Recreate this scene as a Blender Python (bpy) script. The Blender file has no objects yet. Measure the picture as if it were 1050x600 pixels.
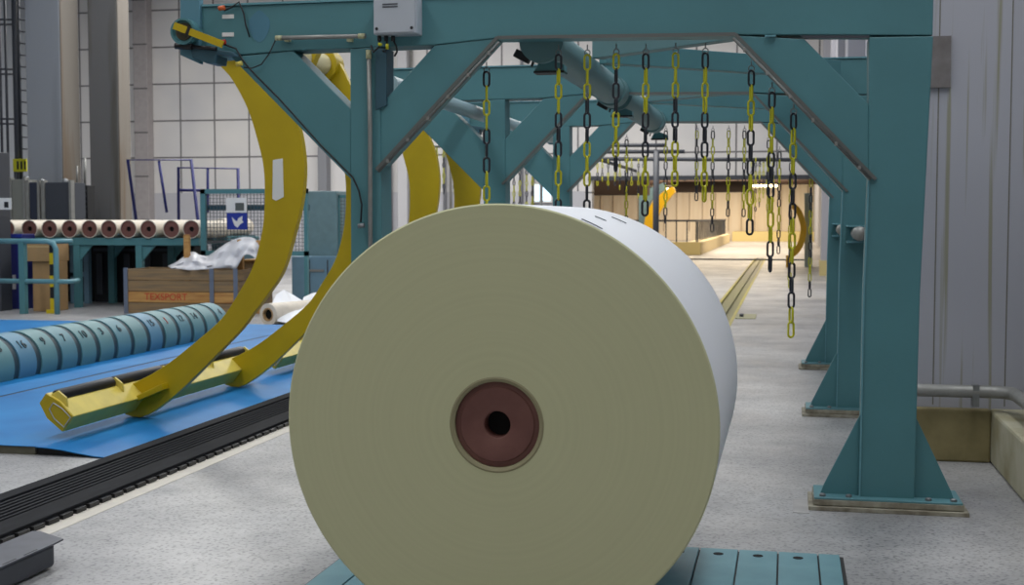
import bpy, bmesh, math, random
from math import sin, cos, tan, atan, pi, sqrt
from mathutils import Vector, Matrix
random.seed(7)
C = bpy.context.scene.collection

# ------------------------------------------------------------------ camera maths (metres; X right, Y down the hall, Z up)
F_PX = 1330.0; VX, VY = 808, 223; EYE = 1.6
PITCH = atan((300 - VY) / F_PX); YAW = atan((VX - 525) * cos(PITCH) / F_PX)
Fv = Vector((-sin(YAW) * cos(PITCH), cos(YAW) * cos(PITCH), -sin(PITCH)))
Rv = Vector((cos(YAW), sin(YAW), 0)); Uv = Rv.cross(Fv)
def ray(x, y): return Fv + Rv * ((x - 525) / F_PX) + Uv * ((300 - y) / F_PX)
def onZ(x, y, z=0.0):
    r = ray(x, y); t = (z - EYE) / r.z; return Vector((r.x * t, r.y * t, z))
def onY(x, y, Y):
    r = ray(x, y); t = Y / r.y; return Vector((r.x * t, Y, EYE + r.z * t))
def xz(pts, Y): return [(onY(a, b, Y).x, onY(a, b, Y).z) for a, b in pts]

# ------------------------------------------------------------------ materials
def lin(c): return tuple((v / 12.92 if v <= .04045 else ((v + .055) / 1.055) ** 2.4) for v in (x / 255 for x in c)) + (1,)
MATS = {}
def mat(name, rgb, rough=.5, metal=0.0, noise=0.0, nscale=8, rgb2=None, bump=0.0, bscale=60, emit=0.0, coat=0.0, stretch=(1, 1, 1), thr=(.35, .7)):
    if name in MATS: return MATS[name]
    m = bpy.data.materials.new(name); m.use_nodes = True
    nt = m.node_tree; b = nt.nodes['Principled BSDF']
    b.inputs['Base Color'].default_value = lin(rgb); b.inputs['Roughness'].default_value = rough
    b.inputs['Metallic'].default_value = metal; b.inputs['Coat Weight'].default_value = coat
    tc = nt.nodes.new('ShaderNodeTexCoord'); mp = nt.nodes.new('ShaderNodeMapping')
    mp.inputs['Scale'].default_value = stretch; nt.links.new(tc.outputs['Object'], mp.inputs['Vector'])
    if noise or rgb2:
        n = nt.nodes.new('ShaderNodeTexNoise'); n.inputs['Scale'].default_value = nscale; n.inputs['Detail'].default_value = 6
        nt.links.new(mp.outputs[0], n.inputs['Vector'])
        r = nt.nodes.new('ShaderNodeValToRGB'); r.color_ramp.elements[0].position = thr[0]; r.color_ramp.elements[1].position = thr[1]
        c2 = rgb2 or tuple(min(255, v * (1 - noise)) for v in rgb)
        r.color_ramp.elements[0].color = lin(rgb); r.color_ramp.elements[1].color = lin(c2)
        nt.links.new(n.outputs['Fac'], r.inputs[0]); nt.links.new(r.outputs[0], b.inputs['Base Color'])
    if bump:
        n2 = nt.nodes.new('ShaderNodeTexNoise'); n2.inputs['Scale'].default_value = bscale; n2.inputs['Detail'].default_value = 4
        nt.links.new(mp.outputs[0], n2.inputs['Vector'])
        bp = nt.nodes.new('ShaderNodeBump'); bp.inputs['Strength'].default_value = bump; bp.inputs['Distance'].default_value = .01
        nt.links.new(n2.outputs['Fac'], bp.inputs['Height']); nt.links.new(bp.outputs[0], b.inputs['Normal'])
    if emit:
        b.inputs['Emission Color'].default_value = lin(rgb); b.inputs['Emission Strength'].default_value = emit
    MATS[name] = m; return m
TEAL = mat('teal_paint', (78, 129, 136), .5, noise=.06, nscale=1.5, bump=.05)
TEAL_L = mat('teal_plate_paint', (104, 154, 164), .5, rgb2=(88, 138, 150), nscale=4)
TEAL_D = mat('dark_blue_paint', (48, 84, 98), .5)
YEL = mat('yellow_paint', (186, 160, 8), .42, noise=.07, nscale=2.5)
YEL_P = mat('pale_yellow_paint', (226, 205, 92), .38, noise=.1, nscale=6)
CREAM = mat('cream_paint', (222, 212, 170), .45, noise=.06)
BLUE = mat('blue_floor_paint', (14, 108, 172), .5, rgb2=(34, 126, 188), nscale=1.6)
STEEL = mat('dull_steel', (140, 143, 145), .4, .6, noise=.15, nscale=12)
GALV = mat('grey_conduit', (150, 150, 146), .45, .35, noise=.1, nscale=9)
RUST = mat('dark_rusty_steel', (110, 100, 92), .6, .3, noise=.3, nscale=20)
BLACK = mat('black_rubber', (26, 26, 29), .45, noise=.2, nscale=30)
BLACKM = mat('black_chain_belt', (28, 29, 32), .85, 0, rgb2=(36, 37, 41), nscale=30, stretch=(1, .15, 1))
DARK = mat('charcoal_panel', (58, 62, 70), .5)
DARKER = mat('dull_black', (22, 23, 26), .6)
GREYC = mat('light_grey_enclosure', (176, 182, 190), .4)
CONC = mat('grey_concrete', (148, 152, 162), .8, rgb2=(126, 128, 136), nscale=1.2, bump=.15, bscale=25, stretch=(1, 1, .25))
OLIVE = mat('olive_stained_concrete', (150, 138, 98), .75, rgb2=(108, 98, 62), nscale=3, bump=.2, bscale=20)
CURB = mat('tan_curb_concrete', (176, 172, 150), .75, rgb2=(140, 132, 98), nscale=3, bump=.15)
GROUT = mat('tan_grout', (160, 156, 140), .8, rgb2=(110, 102, 86), nscale=12, bump=.2)
PAPER = mat('white_paper', (232, 234, 238), .6)
PAPER2 = mat('cream_paper', (222, 212, 196), .6, noise=.07, nscale=6)
PLASTIC = mat('thin_white_plastic', (206, 206, 210), .35)
WOOD = mat('weathered_board', (150, 122, 84), .7, rgb2=(112, 98, 80), nscale=3, stretch=(.5, 1, 7))
WOOD2 = mat('yellow_pine_board', (196, 152, 88), .65, rgb2=(160, 110, 60), nscale=3, stretch=(.6, 1, 7))
CARD = mat('brown_cardboard', (176, 142, 98), .75, noise=.08, nscale=4)
NAVY = mat('navy_tube_paint', (38, 42, 110), .4)
MIDB = mat('blue_steel_panel', (112, 146, 166), .45, noise=.08, nscale=3)
SIGNB = mat('blue_sign', (38, 56, 150), .4)
WHITE = mat('white_plate', (222, 222, 220), .5)
RED = mat('red_ink', (186, 52, 34), .6)
INK = mat('black_ink', (28, 30, 34), .6)
ORANGE = mat('orange_cap', (206, 96, 44), .4)
BROWN = mat('brown_core_plug', (118, 78, 70), .6, rgb2=(100, 62, 56), nscale=7, bump=.15, bscale=40)
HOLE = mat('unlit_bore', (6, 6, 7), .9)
YC = mat('yellow_chain_plastic', (192, 190, 26), .35)
KC = mat('black_chain_plastic', (34, 37, 46), .35)
ORY = mat('amber_yellow_paint', (236, 186, 24), .4)
TANW = mat('tan_wall_paint', (196, 180, 126), .6)
GLOW = mat('warm_lamp_tube', (255, 226, 170), .5, emit=14)
WINL = mat('daylit_window_pane', (205, 232, 245), .2, emit=1.3)

def paper_face():
    m = bpy.data.materials.new('wound_paper_end'); m.use_nodes = True; nt = m.node_tree; b = nt.nodes['Principled BSDF']
    b.inputs['Roughness'].default_value = .75
    tc = nt.nodes.new('ShaderNodeTexCoord'); w = nt.nodes.new('ShaderNodeTexNoise'); sx = nt.nodes.new('ShaderNodeSeparateXYZ')
    nt.links.new(tc.outputs['Object'], sx.inputs[0])
    # radius about the core axis (object origin is at the bottom of the roll)
    sub = nt.nodes.new('ShaderNodeMath'); sub.operation = 'SUBTRACT'; sub.inputs[1].default_value = ROLL_R; nt.links.new(sx.outputs['Z'], sub.inputs[0])
    cb = nt.nodes.new('ShaderNodeCombineXYZ'); nt.links.new(sx.outputs['X'], cb.inputs[0]); nt.links.new(sub.outputs[0], cb.inputs[1])
    ln = nt.nodes.new('ShaderNodeVectorMath'); ln.operation = 'LENGTH'; nt.links.new(cb.outputs[0], ln.inputs[0])
    w.noise_dimensions = '1D'; w.inputs['Scale'].default_value = 55; w.inputs['Detail'].default_value = 5; nt.links.new(ln.outputs['Value'], w.inputs['W'])
    r = nt.nodes.new('ShaderNodeValToRGB'); r.color_ramp.elements[0].position = .3; r.color_ramp.elements[1].position = .7
    r.color_ramp.elements[0].color = lin((196, 196, 157)); r.color_ramp.elements[1].color = lin((199, 199, 160))
    nt.links.new(w.outputs['Fac'], r.inputs[0]); nt.links.new(r.outputs[0], b.inputs['Base Color'])
    bp = nt.nodes.new('ShaderNodeBump'); bp.inputs['Strength'].default_value = .04; bp.inputs['Distance'].default_value = .002
    nt.links.new(w.outputs['Fac'], bp.inputs['Height']); nt.links.new(bp.outputs[0], b.inputs['Normal'])
    return m

def floor_mat():
    m = bpy.data.materials.new('speckled_floor_screed'); m.use_nodes = True; nt = m.node_tree; b = nt.nodes['Principled BSDF']
    tc = nt.nodes.new('ShaderNodeTexCoord')
    def noise(s, d=5):
        n = nt.nodes.new('ShaderNodeTexNoise'); n.inputs['Scale'].default_value = s; n.inputs['Detail'].default_value = d
        nt.links.new(tc.outputs['Object'], n.inputs['Vector']); return n
    def ramp(n, p0, c0, p1, c1):
        r = nt.nodes.new('ShaderNodeValToRGB'); r.color_ramp.elements[0].position = p0; r.color_ramp.elements[1].position = p1
        r.color_ramp.elements[0].color = c0; r.color_ramp.elements[1].color = c1; nt.links.new(n.outputs['Fac'], r.inputs[0]); return r
    big = ramp(noise(.9, 4), .3, lin((142, 142, 144)), .7, lin((184, 183, 182)))  # broad mottle; its contrast also paints in reflections and shading from the lights
    sp = ramp(noise(48, 3), .34, (.38, .38, .39, 1), .48, (1, 1, 1, 1))
    sp2 = ramp(noise(9, 6), .3, (.78, .78, .79, 1), .62, (1, 1, 1, 1))
    def mul(a, b_, f):
        x = nt.nodes.new('ShaderNodeMix'); x.data_type = 'RGBA'; x.blend_type = 'MULTIPLY'; x.inputs[0].default_value = f
        nt.links.new(a, x.inputs[6]); nt.links.new(b_, x.inputs[7]); return x.outputs[2]
    o = mul(big.outputs[0], sp.outputs[0], .75); o = mul(o, sp2.outputs[0], .7)
    nt.links.new(o, b.inputs['Base Color'])
    rr = ramp(noise(2.2, 4), .3, (.32, .32, .32, 1), .7, (.5, .5, .5, 1)); nt.links.new(rr.outputs[0], b.inputs['Roughness'])
    bp = nt.nodes.new('ShaderNodeBump'); bp.inputs['Strength'].default_value = .15; bp.inputs['Distance'].default_value = .01
    nt.links.new(sp2.outputs[0], bp.inputs['Height']); nt.links.new(bp.outputs[0], b.inputs['Normal'])
    return m

def tile_wall_mat(pw, ph, ox, oz):
    m = bpy.data.materials.new('white_cladding_panels'); m.use_nodes = True; nt = m.node_tree; b = nt.nodes['Principled BSDF']
    b.inputs['Roughness'].default_value = .55
    tc = nt.nodes.new('ShaderNodeTexCoord'); s = nt.nodes.new('ShaderNodeSeparateXYZ'); nt.links.new(tc.outputs['Object'], s.inputs[0])
    def line(out, period, off, wd):
        a = nt.nodes.new('ShaderNodeMath'); a.operation = 'SUBTRACT'; a.inputs[1].default_value = off; nt.links.new(out, a.inputs[0])
        q = nt.nodes.new('ShaderNodeMath'); q.operation = 'PINGPONG'; q.inputs[1].default_value = period / 2; nt.links.new(a.outputs[0], q.inputs[0])
        l = nt.nodes.new('ShaderNodeMath'); l.operation = 'LESS_THAN'; l.inputs[1].default_value = wd / 2; nt.links.new(q.outputs[0], l.inputs[0]); return l
    lx = line(s.outputs['X'], pw, ox, .05); lz = line(s.outputs['Z'], ph, oz, .05)
    mx = nt.nodes.new('ShaderNodeMath'); mx.operation = 'MAXIMUM'; nt.links.new(lx.outputs[0], mx.inputs[0]); nt.links.new(lz.outputs[0], mx.inputs[1])
    n = nt.nodes.new('ShaderNodeTexNoise'); n.inputs['Scale'].default_value = .6; nt.links.new(tc.outputs['Object'], n.inputs['Vector'])
    r = nt.nodes.new('ShaderNodeValToRGB'); r.color_ramp.elements[0].position = .3; r.color_ramp.elements[1].position = .7
    r.color_ramp.elements[0].color = lin((205, 204, 206)); r.color_ramp.elements[1].color = lin((222, 219, 216)); nt.links.new(n.outputs['Fac'], r.inputs[0])
    x = nt.nodes.new('ShaderNodeMix'); x.data_type = 'RGBA'; nt.links.new(mx.outputs[0], x.inputs[0]); nt.links.new(r.outputs[0], x.inputs[6]); x.inputs[7].default_value = lin((112, 110, 112))
    nt.links.new(x.outputs[2], b.inputs['Base Color']); return m

def streak_mat(name, base, streak, xs=9, lo=.52, hi=.66, zs=.22, dist=.5):
    m = bpy.data.materials.new(name); m.use_nodes = True; nt = m.node_tree; b = nt.nodes['Principled BSDF']; b.inputs['Roughness'].default_value = .75
    tc = nt.nodes.new('ShaderNodeTexCoord'); mp = nt.nodes.new('ShaderNodeMapping'); mp.inputs['Scale'].default_value = (xs, xs, zs); nt.links.new(tc.outputs['Object'], mp.inputs[0])
    n = nt.nodes.new('ShaderNodeTexNoise'); n.inputs['Scale'].default_value = 1.0; n.inputs['Detail'].default_value = 7; n.inputs['Distortion'].default_value = dist; nt.links.new(mp.outputs[0], n.inputs['Vector'])
    r = nt.nodes.new('ShaderNodeValToRGB'); r.color_ramp.elements[0].position = lo; r.color_ramp.elements[1].position = hi
    r.color_ramp.elements[0].color = lin(base); r.color_ramp.elements[1].color = lin(streak); nt.links.new(n.outputs['Fac'], r.inputs[0])
    nt.links.new(r.outputs[0], b.inputs['Base Color'])
    bp = nt.nodes.new('ShaderNodeBump'); bp.inputs['Strength'].default_value = .04; bp.inputs['Distance'].default_value = .01
    nt.links.new(n.outputs['Fac'], bp.inputs['Height']); nt.links.new(bp.outputs[0], b.inputs['Normal'])
    return m
PIER = streak_mat('pier_concrete', (170, 171, 180), (146, 145, 128), 16, .56, .63, .3, .25)
COLA = streak_mat('blue_grey_column_paint', (138, 142, 148), (124, 128, 134), 3)
COLB = streak_mat('stained_column_concrete', (120, 114, 106), (98, 78, 56), 4, .52, .75)
COLD = streak_mat('dark_column_concrete', (100, 100, 101), (76, 72, 60), 3, .5, .7)

# ------------------------------------------------------------------ mesh builder
WL = {}
class B:
    def __init__(s): s.bm = bmesh.new(); s.mi = 0
    def _f(s, vs):
        try:
            f = s.bm.faces.new(vs); f.material_index = s.mi; return f
        except ValueError: return None
    def box(s, x0, x1, y0, y1, z0, z1):
        v = [s.bm.verts.new((x, y, z)) for z in (z0, z1) for x, y in ((x0, y0), (x1, y0), (x1, y1), (x0, y1))]
        for q in ((3, 2, 1, 0), (4, 5, 6, 7), (0, 1, 5, 4), (1, 2, 6, 5), (2, 3, 7, 6), (3, 0, 4, 7)): s._f([v[i] for i in q])
        return s
    def prism(s, pts, d):
        """pts: list of 3D points (planar outline), d: extrusion vector"""
        d = Vector(d); n = len(pts); P = [Vector(p) for p in pts]
        nrm = Vector()
        for i in range(n): nrm += P[i].cross(P[(i + 1) % n])
        if nrm.dot(d) > 0: P = P[::-1]
        a = [s.bm.verts.new(p) for p in P]; b = [s.bm.verts.new(p + d) for p in P]
        s._f(a); s._f(b[::-1])
        for i in range(n): s._f([a[(i + 1) % n], a[i], b[i], b[(i + 1) % n]])
        return s
    def prismY(s, pts, y0, y1): return s.prism([(x, y0, z) for x, z in pts], (0, y1 - y0, 0))
    def prismZ(s, pts, z0, z1): return s.prism([(x, y, z0) for x, y in pts], (0, 0, z1 - z0))
    def cyl(s, p0, p1, r, r1=None, n=20, caps=True):
        p0, p1 = Vector(p0), Vector(p1); r1 = r if r1 is None else r1
        d = (p1 - p0).normalized(); u = d.orthogonal().normalized(); w = d.cross(u)
        R = [[s.bm.verts.new(p + (u * cos(2 * pi * i / n) + w * sin(2 * pi * i / n)) * rr) for i in range(n)] for p, rr in ((p0, r), (p1, r1))]
        for i in range(n): s._sm(s._f([R[0][i], R[0][(i + 1) % n], R[1][(i + 1) % n], R[1][i]]))
        if caps: s._f(R[0][::-1]); s._f(R[1])
        return s
    def _sm(s, f):
        if f: f.smooth = True
        return f
    def tube(s, pts, r, n=8, closed=False):
        P = [Vector(p) for p in pts]; m = len(P); rings = []
        u = None
        for i in range(m):
            a = P[(i - 1) % m] if (closed or i > 0) else P[i]; b = P[(i + 1) % m] if (closed or i < m - 1) else P[i]
            t = (b - a).normalized()
            u = t.orthogonal().normalized() if u is None else (u - t * u.dot(t)).normalized()
            w = t.cross(u)
            rings.append([s.bm.verts.new(P[i] + (u * cos(2 * pi * k / n) + w * sin(2 * pi * k / n)) * r) for k in range(n)])
        for i in range(m if closed else m - 1):
            A, Bn = rings[i], rings[(i + 1) % m]
            for k in range(n): s._sm(s._f([A[k], A[(k + 1) % n], Bn[(k + 1) % n], Bn[k]]))
        if not closed: s._f(rings[0][::-1]); s._f(rings[-1])
        return s
    def lathe(s, c, axis, prof, n=32, closed=False):
        """prof: (t along axis, radius)"""
        c = Vector(c); d = Vector(axis).normalized(); u = d.orthogonal().normalized(); w = d.cross(u); rings = []
        for t, r in prof:
            if r < 1e-5: rings.append([s.bm.verts.new(c + d * t)])
            else: rings.append([s.bm.verts.new(c + d * t + (u * cos(2 * pi * i / n) + w * sin(2 * pi * i / n)) * r) for i in range(n)])
        m = len(rings)
        for j in range(m if closed else m - 1):
            A, Bn = rings[j], rings[(j + 1) % m]
            for i in range(n):
                k = (i + 1) % n
                if len(A) == 1 and len(Bn) == 1: continue
                if len(A) == 1: s._f([A[0], Bn[k], Bn[i]])
                elif len(Bn) == 1: s._f([A[i], A[k], Bn[0]])
                else: s._f([A[i], A[k], Bn[k], Bn[i]])
        return s
    def sphere(s, c, r, sc=(1, 1, 1), n=16):
        bmesh.ops.create_uvsphere(s.bm, u_segments=n, v_segments=n // 2, radius=r, matrix=Matrix.Translation(c) @ Matrix.Diagonal((*sc, 1))); return s
    def out(s, name, mats, parent=None, bevel=0.0, smooth=None, fixn=True, solid=0.0):
        if fixn: bmesh.ops.recalc_face_normals(s.bm, faces=s.bm.faces[:])
        xs = [v.co for v in s.bm.verts]
        mn = Vector([min(v[i] for v in xs) for i in range(3)]); mx = Vector([max(v[i] for v in xs) for i in range(3)])
        o = Vector(((mn.x + mx.x) / 2, (mn.y + mx.y) / 2, mn.z))
        for v in s.bm.verts: v.co -= o
        me = bpy.data.meshes.new(name); s.bm.to_mesh(me); s.bm.free()
        for m in (mats if isinstance(mats, (list, tuple)) else [mats]): me.materials.append(m)
        ob = bpy.data.objects.new(name, me); C.objects.link(ob)
        WL[ob.name] = o
        if parent: ob.parent = parent; ob.location = o - WL[parent.name]
        else: ob.location = o
        if solid:
            md = ob.modifiers.new('thick', 'SOLIDIFY'); md.thickness = solid; md.offset = 0
        if bevel:
            md = ob.modifiers.new('edge', 'BEVEL'); md.width = bevel; md.segments = 2; md.limit_method = 'ANGLE'
        if smooth:
            for p in me.polygons: p.use_smooth = True
            me.set_sharp_from_angle(angle=math.radians(smooth))
        return ob
def thing(name, label, cat, loc=(0, 0, 0), group=None):
    o = bpy.data.objects.new(name, None); C.objects.link(o); o.location = loc; WL[o.name] = Vector(loc)
    o.empty_display_size = .2
    return tag(o, label, cat, group)
def tag(o, label, cat, group=None):
    o['label'] = label; o['category'] = cat
    if group: o['group'] = group
    return o
def struct(o): o['kind'] = 'structure'; return o
def kids(o, table): return [c for c in table if c.parent == o]
def dup(root, off, label=None, skip=()):
    allo = list(C.objects)
    def rec(o, par):
        c = o.copy(); C.objects.link(c)
        if par: c.parent = par
        for ch in [k for k in allo if k.parent == o and k.name.split('.')[0] not in skip]: rec(ch, c)
        return c
    r = rec(root, None); r.location = Vector(root.location) + Vector(off); WL[r.name] = Vector(r.location)
    if label: r['label'] = label
    return r
def text_mesh(body, size, mats, parent, name, place, thick=.002):
    """flat lettering turned into a mesh; place maps (x, y, z) of the flat text to world"""
    cu = bpy.data.curves.new('t', 'FONT'); cu.body = body; cu.size = size; cu.align_x = 'CENTER'; cu.align_y = 'CENTER'; cu.extrude = thick
    to = bpy.data.objects.new('t', cu); C.objects.link(to)
    bpy.context.view_layer.update()
    me = to.evaluated_get(bpy.context.evaluated_depsgraph_get()).to_mesh()
    b = B(); vs = [b.bm.verts.new(place(*v.co)) for v in me.vertices]
    for p in me.polygons: b._f([vs[i] for i in p.vertices])
    to.to_mesh_clear(); bpy.data.objects.remove(to); bpy.data.curves.remove(cu)
    return b.out(name, mats, parent, fixn=False)

# ================================================================== SETTING
CH0, CH1 = -1.26, -.81                       # floor channel
b = B()
Y0, Y1_, X0, X1 = -6, 100, -24, 4
for (xa, xb, ya, yb) in ((X0, CH0, Y0, Y1_), (CH1, X1, Y0, Y1_), (CH0, CH1, Y0, 6.9), (CH0, CH1, 52, Y1_)):
    b.box(xa, xb, ya, yb, -.15, 0)
b.box(CH0, CH1, 6.9, 52, -.15, -.09)
fl = struct(b.out('floor', floor_mat()))

WY = 38.0
pt = onY(184, 48, WY); ph = onY(184, 48, WY).z - onY(184, 86, WY).z; pw = onY(219, 48, WY).x - onY(184, 48, WY).x
print('PANEL', pw, ph, pt)
OPL, OPR, OPZ = onY(607, 200, WY).x, 1.58, onY(700, 181, WY).z
b = B(); b.box(X0, OPL, WY, WY + .4, 0, 9); b.box(OPL, OPR, WY, WY + .4, OPZ, 9)
o_x = (X0 + OPR) / 2
struct(b.out('wall_back', tile_wall_mat(pw, ph, pt.x - o_x, pt.z)))
b = B(); b.box(OPL - .1, OPR - .01, WY - .12, WY, OPZ - .1, OPZ + .02); struct(b.out('trim_1', DARK))
b = B(); b.box(1.58, 1.9, Y0, WY, 0, 9); struct(b.out('wall_right', PIER))
b = B(); b.box(X0 - .3, X0, Y0, WY, 0, 9); struct(b.out('wall_left', GREYC))
b = B(); b.box(X0, 1.9, Y0, WY + .4, 9, 9.2); struct(b.out('ceiling', GREYC))
# far hall beyond the opening
FWM = streak_mat('far_hall_sheeting', (238, 228, 210), (226, 212, 188), 3, .45, .75)
b = B(); b.box(-24, 4, 92, 92.3, 0, 4.6); struct(b.out('wall_far', FWM))
b = B(); b.box(1.7, 2.0, WY + .4, 92, 0, 4.6); struct(b.out('wall_far_right', CONC))
b = B(); b.box(-24, 2, WY + .4, 92, 4.6, 4.8); struct(b.out('trim_2', mat('brown_ceiling_boards', (112, 84, 62), .7)))

# piers on the right wall
piers = [(.85, 8.95, 10.1), (.87, 15, 16), (.88, 21, 22), (.9, 26, 27), (.98, 32.5, 33.3), (.9, 36.6, 37.4)]
for i, (x, ya, yb) in enumerate(piers):
    b = B(); b.box(x, 1.579, ya, yb, 0, 8.99)
    o = b.out('concrete_pier', PIER if i == 0 else mat('pale_pier_paint', (168, 168, 176), .6), bevel=.01)
    tag(o, ['streaked grey concrete pier nearest the camera behind the front gantry post',
            'grey pier on the right wall behind the second gantry post', 'grey pier on the right wall behind the third gantry post',
            'grey pier on the right wall just beyond the third gantry', 'pale pier with tan foot seen right beside the gantry posts',
            'farthest pale pier before the opening to the lit hall'][i], 'pier')
    if i:
        bb = B(); bb.box(x - .03, 1.579, ya - .03, yb + .02, 0, .42); bb.out('pier_foot', TANW, o)
    else:
        bb = B()
        for q in (.955, 1.405):
            bb.box(q - .004, q + .004, ya - .002, ya + .01, .36, 8.98)
        bb.out('form_seam', mat('seam_line', (116, 114, 104), .8), o)
        bb = B(); p = onY(946, 38, 8.95); q = onY(974, 90, 8.95); bb.box(.78, q.x, ya - .03, ya, q.z, p.z); bb.out('steel_patch', mat('mottled_grey_patch', (128, 124, 124), .7, rgb2=(104, 98, 96), nscale=9), o)
b = B(); b.box(.78, 1.31, 8.84, 8.95, 0, .345); o = b.out('concrete_plinth', OLIVE, bevel=.015)
tag(o, 'olive stained low plinth at the foot of the nearest pier', 'plinth')
b = B(); b.box(1.31, 1.58, -3, 8.95, 0, .345); o = b.out('floor_curb', CURB, bevel=.02)
tag(o, 'tan concrete curb running along the right wall', 'curb')
b = B()
pts = [(-.3 + .9, 8.78, .475), (1.2, 8.78, .475)]
for i in range(9):
    a = i / 8 * pi / 2; pts.append((1.30 + .13 * sin(a), 8.65 + .13 * cos(a), .475 - .0 * i))
pts += [(1.43, 7.5, .475), (1.43, 4, .475)]
b.tube(pts, .042, 14); o = b.out('wall_pipe', GALV); tag(o, 'grey pipe bending round the corner above the curb and plinth', 'pipe')
b = B()
for x in (.72, 1.2): b.box(x - .02, x + .02, 8.74, 8.84, .38, .52)
b.box(1.4, 1.46, 7.9, 7.94, .345, .44); b.out('pipe_clamp', STEEL, o)

# ================================================================== PAPER ROLL
ROLL_D, ROLL_R, ROLL_X, ROLL_L, PZ = 4.633, .8155, -1.0425, 1.62, .02
roll = thing('paper_roll', 'giant pale paper roll with brown core plug standing on the teal floor plate', 'paper roll', (ROLL_X, ROLL_D + ROLL_L / 2, PZ))
ax = (ROLL_X, ROLL_D, PZ + ROLL_R)
HR = .172
b = B(); b.lathe(ax, (0, 1, 0), [(0, HR), (0, ROLL_R * .5), (0, ROLL_R - .006), (.006, ROLL_R)] + [(.006, ROLL_R)] , n=160)
e = b.out('paper_end', paper_face(), roll, fixn=True, smooth=30)
for p in e.data.polygons: pass
b = B(); b.lathe(ax, (0, 1, 0), [(.006, ROLL_R), (ROLL_L, ROLL_R), (ROLL_L, HR), (.0, HR)], n=160)
wrap = b.out('outer_wrap', PAPER, roll, smooth=30)
b = B(); b.lathe(ax, (0, 1, 0), [(-.001, HR + .006), (-.003, HR), (.004, HR - .012), (.05, HR - .012), (.05, HR)], n=96)
b.out('cardboard_core', mat('grey_core_rim', (150, 144, 112), .7), roll, smooth=40)
b = B(); b.lathe(ax, (0, 1, 0), [(.03, 0.048), (.012, .05), (.008, .056), (.008, HR - .034), (.014, HR - .03), (.016, HR - .013), (.09, HR - .013), (.09, .048)], n=96, closed=True)
b.out('core_plug', BROWN, roll, smooth=35)
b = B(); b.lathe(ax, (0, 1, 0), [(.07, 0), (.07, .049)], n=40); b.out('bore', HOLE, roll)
# small torn edge and tape lifting at the top of the roll
b = B()
for th, y, w, l in ((62, .03, .02, .12), (66.5, .55, .02, .07), (64.5, 1.0, .02, .1)):
    P = []
    for k in range(7):
        a = math.radians(th + k * l * 8); P.append((ROLL_X + (ROLL_R + .004) * cos(a), ROLL_D + y, PZ + ROLL_R + (ROLL_R + .004) * sin(a)))
    for k in range(6):
        v = [b.bm.verts.new(Vector(q) + Vector((0, dy, 0))) for q, dy in ((P[k], 0), (P[k + 1], 0), (P[k + 1], w), (P[k], w))]; b._f(v)
b.out('torn_edge', mat('dark_tape', (70, 76, 86), .5), roll, solid=.003)

# slatted floor plate under the roll
PX0, PX1, PY0, PY1 = -2.02, .258, 4.6, 6.19
fp = thing('slatted_floor_plate', 'teal slatted steel plate in the floor beneath the giant roll', 'floor plate', ((PX0 + PX1) / 2, PY0, 0))
b = B(); b.box(PX0 - .015, PX1 + .015, PY0, PY1 + .012, 0, .006); b.out('plate_bed', DARKER, fp)
edges = [PX1, .156]
x = .156
while x > PX0 + .1: x -= .183; edges.append(max(x, PX0))
for i in range(len(edges) - 1):
    b = B(); b.box(edges[i + 1] + .004, edges[i] - .004, PY0, PY1, .003, PZ); s = b.out('slat', TEAL_L, fp, bevel=.002)
    if i:
        c = (edges[i] + edges[i + 1]) / 2
        h = B(); h.cyl((c, PY1 - .1, PZ - .002), (c, PY1 - .1, PZ + .0015), .024, n=20); h.out('slat_hole', HOLE, s)

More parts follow.
